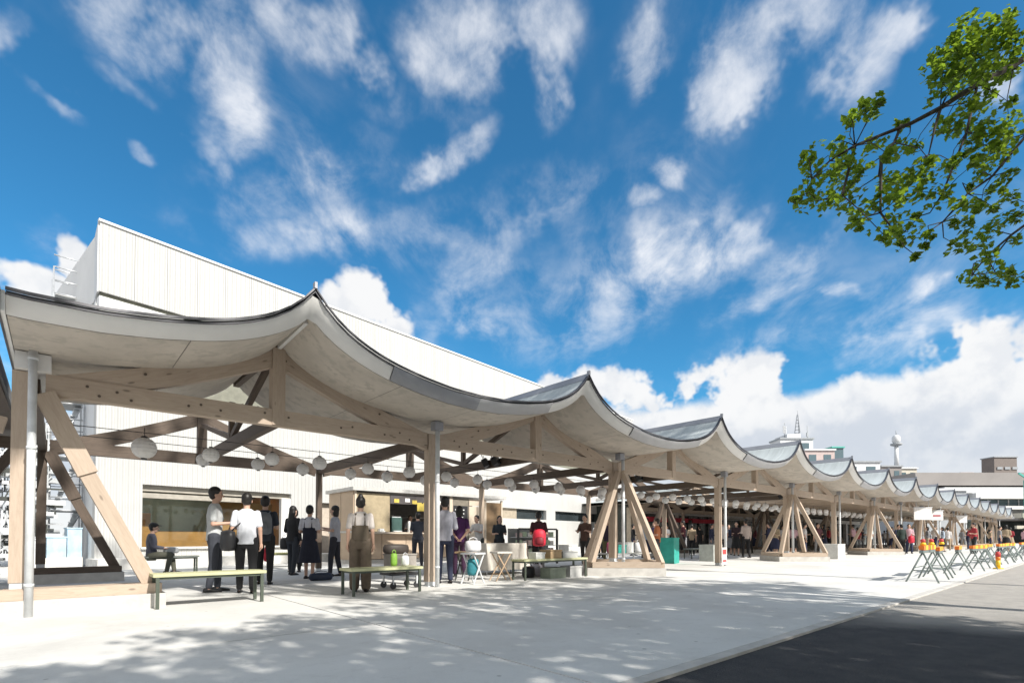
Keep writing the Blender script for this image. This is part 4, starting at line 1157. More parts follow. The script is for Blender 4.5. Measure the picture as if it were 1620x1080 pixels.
# ------------------------------------------------------------------ stools, side tables, draped table, display
M_CREAM = mat('cream_cloth', (.62, .58, .52), .9, var=.05, scale=5, bump=.3, bscale=8)
def draped(loc, L, D, h, label, rz=0):
    t = empty('draped_table', loc, rz); tag(t, label, 'table')
    b_ = MB(); n = 64; rows = []
    per = 2 * (L + D)
    def pt(s, off, z):
        s = s % per
        if s < L: x, y, nx, ny = s, 0, 0, -1
        elif s < L + D: x, y, nx, ny = L, s - L, 1, 0
        elif s < 2 * L + D: x, y, nx, ny = L - (s - L - D), D, 0, 1
        else: x, y, nx, ny = 0, D - (s - 2 * L - D), -1, 0
        return (x + nx * off, y + ny * off, z)
    rows.append([(L / 2, D / 2, h)] * (n + 1))
    for z, a in ((h, 0), (h - .03, .012), (h - .2, .03), (h * .5, .05), (.12, .08)):
        rows.append([pt(per * i / n, a * (1 + .7 * math.sin(i * 1.9)), z) for i in range(n + 1)])
    b_.grid(rows)
    b_.obj('cloth', M_CREAM, t)
    for x in (.05, L - .05):
        for y in (.05, D - .05): MB().tube([(x, y, 0), (x, y, h - .02)], .015, 6).obj('leg', M_STEEL, t)
    return t
draped((8.15, 1.75, 0), 1.25, .8, .78, 'table covered to the ground by a cream cloth left of the red backpack', R(-8))
def stool(loc, rz, top, legm, label, h=.62, w=.36):
    t = empty('folding_stool', loc, rz); tag(t, label, 'stool')
    MB().box(-w / 2, w / 2, -w / 2, w / 2, h - .035, h).obj('seat', top, t)
    for s in (-1, 1):
        MB().beam((-w * .55, s * w * .42, 0), (w * .42, s * w * .42, h - .04), .022, .022).obj('leg', legm, t)
        MB().beam((w * .55, s * w * .36, 0), (-w * .42, s * w * .36, h - .04), .022, .022).obj('leg', legm, t)
    MB().beam((-w * .3, -w * .42, .14), (-w * .3, w * .42, .14), .018, .018).obj('rung', legm, t)
    return t
M_PINEW = mat('pale_pine', (.50, .36, .24), .6)
stool((6.55, .15, 0), .3, mat('grey_white_seat', (.56, .57, .58), .5), M_STEEL, 'folding stool with steel legs and turquoise bag hanging below')
stool((7.45, .35, 0), -.2, mat('cream_seat', (.58, .55, .50), .5), M_PINEW, 'pine legged folding stool beside the draped table')
stool((6.95, .95, 0), .5, M_KRAFT, M_DARKSTEEL, 'dark folding stool behind the two small stools')
def bag(name, loc, m_, label, sc=(.18, .10, .2), rz=0, strap=True, cat='bag', rx=0):
    t = empty(name, loc); t.rotation_euler = (rx, 0, rz); tag(t, label, cat)
    b_ = MB(); 
    prof = [(.3, 0), (.85, .03), (1.0, .25), (.98, .7), (.9, .92), (.55, 1.0), (.1, 1.02)]
    b_.lathe((0, 0, 0), [(r_ * sc[0], z * sc[2] * 2) for r_, z in prof], 14, 1, sc[1] / sc[0])
    b_.obj('body', m_, t)
    if strap:
        MB().tube([(-sc[0] * .6, 0, sc[2] * 1.9), (-sc[0] * .45, 0, sc[2] * 2.35), (0, 0, sc[2] * 2.55), (sc[0] * .45, 0, sc[2] * 2.35), (sc[0] * .6, 0, sc[2] * 1.9)], .008, 6).obj('handle', m_, t)
    return t
M_TURQ = mat('turquoise_cloth', (.03, .20, .24), .8); M_WBAG = mat('white_bag', (.68, .68, .70), .7)
bag('tote_bag', (6.55, .15, .16), M_TURQ, 'turquoise tote bag tucked under the folding stool', (.13, .10, .17))
bag('plastic_bag', (6.85, .55, .62), M_WBAG, 'white plastic bag heaped on the stool beside the turquoise tote', (.19, .14, .12))
bag('plastic_bag', (8.9, .75, 0), mat('lilac_bag', (.45, .44, .50), .6), 'grey lilac bag on the ground between cloth table and red backpack', (.17, .14, .14))
bag('shopping_bag', (8.45, .55, 0), M_BLACK, 'black shopping bag on the ground at the foot of the cream cloth', (.18, .12, .13))
bag('shopping_bag', (4.62, -.15, .43), mat('lime_bag', (.20, .38, .05), .6), 'lime green bag on the end of the second bench', (.06, .05, .11))
bag('shopping_bag', (4.80, -.22, .43), M_WBAG, 'white bag beside the lime green one on the bench', (.07, .06, .09))
crate('parcel_box', (5.02, .35, .30), .48, .34, .30, mat('taupe_box', (.34, .31, .28), .7), 'taupe box on the low trolley behind the second bench', .15, True)
t = empty('low_trolley', (5.02, .35, 0)); tag(t, 'low black trolley behind the right end of the second bench', 'trolley')
MB().box(-.3, .3, -.22, .22, .24, .28).obj('platform', M_BLACK, t)
for x in (-.24, .24):
    for y in (-.18, .18):
        MB().tube([(x, y - .012, .06), (x, y + .012, .06)], .06, 10).obj('wheel', M_BLACK, t)
        MB().box(x - .012, x + .012, y - .02, y + .02, .08, .239).obj('caster_fork', M_STEEL, t)
bag('shopping_bag', (4.95, .38, .62), mat('brown_black_bag', (.05, .04, .035), .6), 'dark brown bag on top of the taupe box', (.26, .14, .09), strap=False)
# glass display case
dc = empty('display_case', (10.6, 3.3, 0)); tag(dc, 'black framed display case with rows of white packets behind the red backpack', 'cabinet')
for x in (0, .82, 1.66): MB().box(x - .025, x + .025, -.03, .03, .1, 1.18).obj('upright', M_BLACK, dc)
for z in (.36, 1.16): MB().box(.026, .794, -.03, .03, z, z + .05).obj('rail', M_BLACK, dc); MB().box(.846, 1.634, -.03, .03, z, z + .05).obj('rail', M_BLACK, dc)
MB().box(-.03, 1.69, .42, .45, .1, 1.2).obj('back_panel', mat('case_back', (.35, .35, .33), .6), dc)
M_PKT = [mat('packet_white', (.74, .72, .70), .6), mat('packet_green', (.45, .55, .40), .6), mat('packet_pink', (.66, .50, .48), .6)]
for r_ in range(3):
    z = .44 + r_ * .25
    MB().box(.03, 1.63, .04, .40, z - .02, z - .001).obj('shelf', M_STEEL, dc)
    for i in range(8):
        x = .07 + i * .195
        MB().box(x, x + .15, .06 + .02 * (i % 2), .2, z + .001, z + .13 + .03 * ((i * 3 + r_) % 2)).obj('packet', M_PKT[(i * 2 + r_) % 3], dc)
# stall table behind the pyramid
t = empty('stall_table', (12.3, 1.3, 0)); tag(t, 'grey stall table carrying pink and teal goods behind the strut pyramid', 'table')
for i in range(3): MB().box(0, 2.2, i * .22 + .003, i * .22 + .217, .42, .45).obj('top_plank', mat('grey_top', (.4, .4, .38), .6), t)
for x in (.05, 2.1):
    for y in (.04, .6): MB().box(x, x + .04, y, y + .04, 0, .419).obj('leg', M_STEEL, t)
bag('pink_bag', (12.75, 1.55, .45), mat('pink_cloth', (.60, .12, .24), .8), 'bright pink bag on the stall table', (.14, .1, .17))
bag('white_bag', (14.1, 1.5, .45), M_WBAG, 'white bag at the right end of the stall table', (.16, .12, .16))
crate('goods_box', (13.7, 1.7, .45), .4, .3, .3, mat('white_tub', (.7, .7, .68), .5), 'white box between the teal tub and white bag on the stall table', 0, True)

# ------------------------------------------------------------------ trestle barricades along the plaza edge
M_ORANGE = mat('orange_plastic', (.85, .20, .02), .45); M_YEL = mat('yellow_plastic', (.85, .55, .03), .45)
M_TREST = mat('weathered_trestle_steel', (.20, .24, .23), .5, .3, var=.15)
def barricade(loc, rz, label, group):
    t = empty('trestle_barricade', loc, rz); tag(t, label, 'barricade', group)
    L = 1.45
    MB().box(-.02, L + .02, -.035, .035, .60, .66).obj('top_rail', M_TREST, t)
    for i in range(6):
        m_ = (M_ORANGE, M_YEL)[i % 2]
        MB().box(i * L / 6, (i + 1) * L / 6 - .004, -.045, .045, .665, .76).obj('rail_block', m_, t)
    for x in (.12, L - .12):
        for s in (-1, 1):
            MB().tube([(x + .03, 0, .62), (x - .09 if x < 1 else x + .09, s * .27, 0)], .017, 6).obj('leg', M_TREST, t)
        MB().tube([(x - .02, -.17, .24), (x - .02, .17, .24)], .011, 5).obj('spreader', M_TREST, t)
    MB().tube([(.1, .12, .30), (L - .1, .12, .30)], .011, 5).obj('lower_rail', M_TREST, t)
    return t
bar = None
for i in range(16):
    x = 13.6 + i * 1.95; y = -5.75 + .06 * math.sin(i * 1.7) + .012 * i
    lb = 'nearest orange and yellow trestle barricade at the start of the row' if i == 0 else ('second trestle barricade right behind the nearest one' if i == 1 else 'orange and yellow trestle barricade, %s from the near end of the row' % ordinal(i + 1))
    if bar is None: bar = barricade((x, y, 0), .04, lb, 'trestle barricades along the plaza edge')
    else:
        o = copy_obj(bar); o.location = (x, y, 0); o.rotation_euler = (0, 0, rnd.uniform(-.12, .12)); o['label'] = lb; o.scale = (1, 1, .92)
def beacon(loc, label):
    t = empty('warning_beacon', loc); tag(t, label, 'beacon', 'beacons on the barricades')
    MB().lathe((0, 0, 0), [(.05, 0), (.055, .03), (.04, .06)], 10).obj('socket', M_YEL, t)
    MB().lathe((0, 0, 0), [(.035, .061), (.045, .08), (.04, .12), (.015, .135)], 10).obj('lens', M_REDP, t)
    return t
beacon((13.75, -5.75, .76), 'red warning beacon on the nearest barricade')
beacon((14.6, -5.74, .76), 'red warning beacon on the far end of the nearest barricade')
beacon((15.9, -5.70, .76), 'red warning beacon on the second barricade')
t = empty('marker_post', (21.1, -6.15, 0)); t.scale = (.75, .75, .85); tag(t, 'small red and yellow marker post standing alone before the barricades', 'marker')
MB().lathe((0, 0, 0), [(.16, 0), (.16, .04), (.07, .05)], 12).obj('base', M_YEL, t)
MB().lathe((0, 0, 0), [(.07, .051), (.075, .3)], 12).obj('lower_band', M_YEL, t)
MB().lathe((0, 0, 0), [(.076, .301), (.08, .42)], 12).obj('orange_band', M_ORANGE, t)
MB().lathe((0, 0, 0), [(.08, .421), (.085, .52), (.05, .6)], 12).obj('red_head', M_REDP, t)
# ------------------------------------------------------------------ street trees behind the camera, one limb in view; tall unseen shade trees added
CL= [(6.71, -7.45, 5.7, 0.18), (6.84, -7.61, 5.69, 0.15), (6.65, -7.3, 5.5, 0.18), (6.67, -7.5, 5.41, 0.18), (6.93, -7.68, 5.54, 0.15), (6.59, -7.27, 5.31, 0.13), (7.55, -7.31, 5.87, 0.15), (7.76, -7.5, 5.9, 0.15), (7.97, -7.63, 5.99, 0.12), (7.21, -7.69, 6.03, 0.08), (5.69, -6.77, 4.78, 0.07), (5.6, -6.94, 4.68, 0.08), (5.41, -6.95, 4.62, 0.07), (5.49, -7.03, 4.64, 0.03), (6.68, -7.46, 5.01, 0.1), (7.85, -7.45, 5.72, 0.1), (7.14, -7.19, 5.21, 0.1), (7.29, -7.27, 5.29, 0.11), (7.46, -7.36, 5.24, 0.13), (6.86, -7.55, 4.81, 0.09), (6.88, -7.47, 4.74, 0.07), (6.38, -7.0, 4.94, 0.05), (6.17, -6.82, 4.75, 0.09), (6.62, -6.93, 4.87, 0.11), (6.86, -7.01, 4.96, 0.07), (5.56, -7.07, 4.21, 0.06), (5.61, -6.69, 4.5, 0.09), (5.37, -6.54, 4.29, 0.1), (5.13, -6.58, 4.23, 0.06), (5.03, -6.8, 3.94, 0.09), (5.55, -6.77, 4.25, 0.1), (5.29, -6.96, 4.0, 0.08), (6.05, -6.61, 4.44, 0.11), (5.52, -6.44, 4.13, 0.13), (5.06, -6.51, 3.89, 0.04), (5.14, -6.74, 3.79, 0.09), (6.02, -6.62, 4.21, 0.12), (5.82, -6.8, 3.93, 0.1), (6.12, -6.68, 4.01, 0.08), (6.48, -6.87, 4.5, 0.12), (6.26, -7.04, 4.26, 0.14), (6.37, -7.17, 4.4, 0.12), (6.57, -7.11, 4.31, 0.12), (6.07, -7.02, 4.08, 0.1), (6.15, -7.26, 4.32, 0.05), (5.69, -6.96, 3.9, 0.07), (6.43, -6.88, 4.04, 0.09), (5.47, -7.07, 3.45, 0.07), (5.72, -7.17, 3.55, 0.11), (6.34, -6.98, 3.77, 0.04), (6.11, -7.15, 3.49, 0.04), (6.53, -7.14, 3.74, 0.03), (6.51, -7.18, 3.83, 0.05), (6.19, -7.14, 3.9, 0.03), (7.47, -7.2, 4.93, 0.1), (6.46, -7.37, 4.41, 0.05), (6.64, -7.28, 4.2, 0.1), (6.6, -7.43, 4.04, 0.09), (7.38, -7.45, 4.33, 0.08), (7.08, -7.59, 4.13, 0.05), (6.87, -7.43, 4.33, 0.03), (7.54, -7.44, 4.75, 0.09), (7.03, -7.53, 4.67, 0.12), (7.57, -7.6, 4.93, 0.14), (8.16, -7.61, 5.51, 0.14), (6.97, -7.67, 4.72, 0.12), (6.55, -7.51, 4.37, 0.05), (7.05, -7.61, 4.29, 0.08), (7.97, -7.63, 4.61, 0.07), (7.72, -7.63, 4.73, 0.07), (6.51, -7.36, 3.88, 0.05), (6.81, -7.42, 3.94, 0.09), (6.47, -7.39, 3.62, 0.08), (7.08, -7.45, 3.82, 0.12), (6.66, -7.57, 3.51, 0.08), (7.62, -7.51, 4.17, 0.09), (8.07, -7.58, 4.44, 0.09), (8.27, -7.63, 4.25, 0.06), (7.38, -7.37, 3.63, 0.1), (7.94, -7.46, 3.81, 0.14), (6.86, -7.68, 3.39, 0.08), (7.34, -7.7, 3.46, 0.08), (7.83, -7.4, 3.71, 0.06), (8.02, -7.65, 4.38, 0.06), (7.49, -7.68, 5.34, 0.06), (7.58, -7.3, 5.07, 0.04)]
BR= [[(9.06, -8.01, 6.83), (7.79, -7.69, 5.92), (7.22, -7.46, 5.53), (6.68, -7.25, 5.12), (6.33, -7.08, 4.88), (5.98, -6.91, 4.68), (5.69, -6.79, 4.51), (5.41, -6.67, 4.3), (5.17, -6.6, 4.06)], [(6.68, -7.25, 5.12), (6.5, -7.23, 4.82), (6.46, -7.19, 4.58)], [(6.26, -7.02, 4.86), (6.09, -7.0, 4.62), (5.99, -6.92, 4.48), (5.97, -6.9, 4.3)], [(7.22, -7.46, 5.53), (6.99, -7.4, 4.95), (6.68, -7.25, 4.26), (6.59, -7.17, 4.08)], [(7.88, -7.78, 5.18), (7.32, -7.55, 4.58), (6.99, -7.4, 4.33), (6.68, -7.25, 3.99)], [(7.98, -7.86, 4.33), (7.6, -7.66, 4.04), (7.27, -7.5, 3.76), (7.15, -7.4, 3.57)], [(5.69, -6.79, 4.51), (5.49, -6.74, 3.99), (5.21, -6.63, 3.87)], [(5.99, -6.92, 4.48), (5.98, -6.91, 3.95), (6.11, -7.02, 3.72)]]

def leaf_mat(name, c, tc_):
    m = bpy.data.materials.new(name); m.use_nodes = True
    t = m.node_tree; N = NT(t); b = t.nodes['Principled BSDF']; out = t.nodes['Material Output']
    g = N.n('ShaderNodeNewGeometry').outputs
    n1 = N.noise(g['Position'], 2.6, 3, .5); n2 = N.n('ShaderNodeTexWhiteNoise'); N.l(g['Position'], n2.inputs['Vector'])
    r_ = N.n('ShaderNodeNewGeometry').outputs['Random Per Island']
    cc = N.mix(r_, tuple(x * .72 for x in c), tuple(x * 1.3 for x in c))
    cc = N.mix(N.math('MULTIPLY', N.ramp(r_, .90, .97), .6), cc, (.16, .11, .02))
    N.l(cc, b.inputs['Base Color']); b.inputs['Roughness'].default_value = .5; b.inputs['Specular IOR Level'].default_value = .35
    tr = N.n('ShaderNodeBsdfTranslucent'); tcol = N.mix(r_, tuple(x * .7 for x in tc_), tuple(x * 1.25 for x in tc_)); N.l(tcol, tr.inputs['Color'])
    mx = N.n('ShaderNodeMixShader'); mx.inputs[0].default_value = .5
    N.l(b.outputs[0], mx.inputs[1]); N.l(tr.outputs[0], mx.inputs[2]); N.l(mx.outputs[0], out.inputs['Surface'])
    return m
M_LEAF = leaf_mat('zelkova_leaf', (.095, .17, .022), (.30, .44, .035))
M_BARK = mat('tree_bark', (.055, .045, .036), .9, var=.3, scale=12, bump=.8, bscale=30)
def leaves(mb, c, r, n, size, rr):
    for _ in range(n):
        while True:
            p = Vector((rr.uniform(-1, 1), rr.uniform(-1, 1), rr.uniform(-1, 1)))
            if p.length < 1: break
        p = Vector(c) + p * r
        nrm = Vector((rr.gauss(0, .55), rr.gauss(0, .55), 1)).normalized()
        a = rr.uniform(0, 6.28)
        u = nrm.orthogonal().normalized(); u = Quaternion(nrm, a) @ u; v = nrm.cross(u)
        s = size * rr.uniform(.65, 1.2)
        w = s * rr.uniform(.30, .42)
        fold = nrm * (s * .12)
        i = len(mb.v)
        mb.v += [tuple(p - u * s * .5), tuple(p - u * s * .05 + v * w + fold), tuple(p + u * s * .5), tuple(p - u * s * .05 - v * w + fold)]
        mb.f += [(i, i + 1, i + 2), (i, i + 2, i + 3)]; mb.uv += [[(0, 0)] * 3] * 2; mb.mi += [0, 0]; mb.sm += [False, False]
def crown_leaves(parent, blobs_, dens, size, seed, name='crown'):
    rr = random.Random(seed); mb = MB()
    for (x, y, z, r) in blobs_:
        # clumps inside each blob leave gaps between them
        nc = max(3, int(dens * r * r * 9))
        for _ in range(nc):
            while True:
                p = Vector((rr.uniform(-1, 1), rr.uniform(-1, 1), rr.uniform(-1, 1)))
                if .25 < p.length < 1: break
            leaves(mb, (x + p.x * r, y + p.y * r, z + p.z * r * .8), rr.uniform(.16, .34), 26, size, rr)
    o = mb.obj(name, M_LEAF, parent, smooth=False)
    return o
def street_tree(base, h, spread, label, seed, reach=None, dens=1.0):
    rr = random.Random(seed)
    t = empty('street_tree', base); tag(t, label, 'tree', None)
    b = Vector((0, 0, 0))
    MB().tube([(0, 0, -.05), (.02, .0, .5), (.06, .03, 1.6), (.02, .06, h * .42)], [.24, .19, .17, .13], 12).obj('trunk', M_BARK, t)
    fork = Vector((.02, .06, h * .42)); bl = []
    for i in range(7):
        a = i * 2 * math.pi / 7 + rr.uniform(-.3, .3); rad = spread * rr.uniform(.55, .95); z = h * rr.uniform(.62, .95)
        e = Vector((math.cos(a) * rad, math.sin(a) * rad, z)); mid = fork.lerp(e, .5) + Vector((0, 0, .35))
        MB().tube([fork, mid, e], [.085, .05, .02], 7).obj('branch', M_BARK, t)
        bl.append((e.x, e.y, e.z, spread * rr.uniform(.34, .5)))
        bl.append((mid.x * 1.1, mid.y * 1.1, mid.z + .5, spread * rr.uniform(.3, .42)))
    bl.append((0, 0, h * .95, spread * .5))
    crown_leaves(t, bl, dens, .145, seed)
    return t, fork
def shade_tree(base, h, crowns, label, seed, dens=1.0):  # unseen tree added to shade kiosk, back trusses and roofs
    t = empty('added_shade_tree', base); tag(t, label, 'tree')
    MB().tube([(0, 0, -.05), (0, .05, 1), (.05, .1, h * .5), (0, .6, h * .8)], [.13, .11, .08, .05], 10).obj('trunk', M_BARK, t)
    fork = Vector((.05, .1, h * .5)); bl = []
    for (x, y, z, r) in crowns:
        e = Vector((x, y, z)); mid = fork.lerp(e, .5) + Vector((0, 0, .3))
        MB().tube([fork, mid, e], [.05, .035, .015], 7).obj('branch', M_BARK, t)
        bl.append((x, y, z, r))
    crown_leaves(t, bl, dens, .19, seed)
    return t
def shade_crown(x0, seed):  # crown kept high, shaped so its shade lands around the kiosk
    q = random.Random(seed); L = []
    for i in range(15):
        z = 13.2 + 7.0 * i / 14
        L.append((x0 + q.uniform(-2.0, 2.0), q.uniform(-1.3, .9), z + q.uniform(-.3, .3), q.uniform(1.25, 1.75)))
    return L
for i, (x, lb) in enumerate(((-3.4, 'unseen tall tree added for shade at the left end behind the viewpoint'), (.6, 'unseen tall tree added behind the viewpoint to shade the seated man'), (5.4, 'unseen tall tree added behind the viewpoint to shade the kiosk side'), (10.3, 'unseen tall tree added behind the viewpoint to shade the kiosk front'), (15.2, 'unseen tall tree added behind the right edge to shade the display case'))):
    shade_tree((x, -12.6, 0), 19, shade_crown(0, 40 + i), lb, 31 + i, .62)
tA, fk = street_tree((7.8, -12.2, 0), 8.4, 2.7, 'street tree behind the viewpoint whose leafy limb hangs into the top right of the view', 11, dens=2.3)
street_tree((3.8, -12.3, 0), 8.0, 2.9, 'street tree behind the viewpoint shading the middle of the pavement', 12, dens=2.7)
street_tree((10.2, -12.0, 0), 10.2, 2.3, 'street tree at the right end of the row behind the viewpoint', 18, dens=2.0)
street_tree((6.4, -11.7, 0), 6.6, 2.3, 'low street tree just behind the viewpoint between the two shading the pavement', 16, dens=2.0)
street_tree((1.2, -11.6, 0), 6.4, 2.2, 'lowest street tree behind the viewpoint, near the left one', 17, dens=2.3)
street_tree((-1.4, -12.0, 0), 6.8, 2.7, 'street tree behind the viewpoint shading the near left pavement', 13, dens=2.2)
street_tree((6.0, -16.0, 0), 8.2, 2.9, 'rear street tree that shades the black asphalt', 14, dens=2.4)
street_tree((1.0, -16.6, 0), 8.2, 2.9, 'rear street tree behind the viewpoint, left of the one shading the asphalt', 15, dens=2.2)
off = Vector(tA.location)
rr = random.Random(5)
limb0 = MB()
main = [fk + off, Vector((9.1, -10.6, 5.0)), Vector((9.6, -9.2, 6.2))] + [Vector(p) for p in BR[0]]
main = [p - off for p in main]
rad = [.09, .07, .052] + [.040, .032, .027, .022, .018, .014, .011, .008, .005]
MB().tube(main, rad, 7).obj('long_limb', M_BARK, tA)
tw_ = MB()
for b in BR[1:]:
    n = len(b)
    tw_.tube([Vector(p) - off for p in b], [.016 - .011 * i / (n - 1) for i in range(n)], 5)
allp = [Vector(p) for b in BR for p in b]
for (x, y, z, r) in CL:
    c = Vector((x, y, z)); near = min(allp, key=lambda q: (q - c).length + max(0, c.z - q.z) * .3)
    if (near - c).length < 1.3:
        mid = near.lerp(c, .55) + Vector((rr.uniform(-.06, .06), rr.uniform(-.06, .06), rr.uniform(-.02, .08)))
        tw_.tube([near - off, mid - off, c - off], [.006, .004, .0025], 4)
o = tw_.obj('twig', M_BARK, tA); o['kind'] = 'stuff'
mb = MB()
for (x, y, z, r) in CL:
    n = int(14 + 2500 * r * r * (1.7 if r > .14 else 1))
    leaves(mb, (x - off.x, y - off.y, z - off.z), r * 1.05, n, .074, rr)
    for _ in range(2):
        leaves(mb, (x - off.x + rr.uniform(-1, 1) * r * 1.3, y - off.y + rr.uniform(-1, 1) * r * 1.3, z - off.z + rr.uniform(-1, 1) * r * 1.2), r * .4, max(3, n // 9), .058, rr)
o = mb.obj('limb_leaves', M_LEAF, tA, smooth=False); o['kind'] = 'stuff'
# ------------------------------------------------------------------ people
SKIN = mat('skin', (.56, .35, .26), .55, var=.05, scale=8); HAIR = mat('black_hair', (.012, .010, .009), .5, var=.2, scale=40)
SHOE = mat('dark_shoe', (.02, .02, .022), .5); SHOEW = mat('pale_shoe', (.55, .53, .50), .6)
_cm = {}
def cloth(c):
    k = tuple(round(x, 3) for x in c)
    if k not in _cm:
        _cm[k] = mat('cloth_%d' % len(_cm), c, .85, var=.10, scale=9, bump=.35, bscale=14)
    return _cm[k]
class Vol:
    """closed tapered volumes, fused into one skin by a voxel remesh"""
    def __init__(s): s.b = MB()
    def cap(s, a, b, r0, r1, seg=10, fl=1.0):
        a = Vector(a); b = Vector(b); d = (b - a); L = d.length
        d = d.normalized() if L > 1e-6 else Vector((0, 0, 1))
        pts = []; rr_ = []
        for q in (-1, -.75, -.35): pts.append(a + d * (q * r0)); rr_.append(r0 * math.sqrt(max(.02, 1 - q * q)))
        for q in (0, .33, .66, 1): pts.append(a.lerp(b, q)); rr_.append(r0 + (r1 - r0) * q)
        for q in (.35, .75, 1): pts.append(b + d * (q * r1)); rr_.append(r1 * math.sqrt(max(.02, 1 - q * q)))
        s.b.tube(pts, [(r, r * fl) for r in rr_], seg)
    def chain(s, pts, rs, seg=10):
        for i in range(len(pts) - 1): s.cap(pts[i], pts[i + 1], rs[i], rs[i + 1], seg)
    def ell(s, c, rx, ry, rz, seg=14, rings=9):
        prof = [(max(.03, math.sin(math.pi * i / rings)), -math.cos(math.pi * i / rings) * rz) for i in range(rings + 1)]
        s.b.lathe(c, prof, seg, rx, ry)
    def stack(s, secs, seg=16):
        """secs: (x, y, z, rx, ry) from bottom to top; rx sideways (y axis), ry front-back (x axis)"""
        b = s.b; base = len(b.v)
        for (x, y, z, rx, ry) in secs:
            for k in range(seg):
                t = 2 * math.pi * k / seg
                b.v.append((x + math.cos(t) * ry, y + math.sin(t) * rx, z))
        for i in range(len(secs) - 1):
            for k in range(seg):
                a = base + i * seg + k; c = base + i * seg + (k + 1) % seg
                b.face([a, c, c + seg, a + seg])
        b.face(list(range(base + seg - 1, base - 1, -1))); e = base + (len(secs) - 1) * seg; b.face(list(range(e, e + seg)))
    def fuse(s, name, m_, vox, parent=None, sm=3):
        o = s.b.obj(name, m_)
        md = o.modifiers.new('r', 'REMESH'); md.mode = 'VOXEL'; md.voxel_size = vox; md.use_smooth_shade = True
        if sm:
            m2 = o.modifiers.new('s', 'SMOOTH'); m2.factor = .5; m2.iterations = sm
        dg = bpy.context.evaluated_depsgraph_get()
        me = bpy.data.meshes.new_from_object(o.evaluated_get(dg))
        o.modifiers.clear(); o.data = me
        me.polygons.foreach_set('use_smooth', [True] * len(me.polygons))
        if not me.materials: me.materials.append(m_)
        if parent: o.parent = parent
        return o

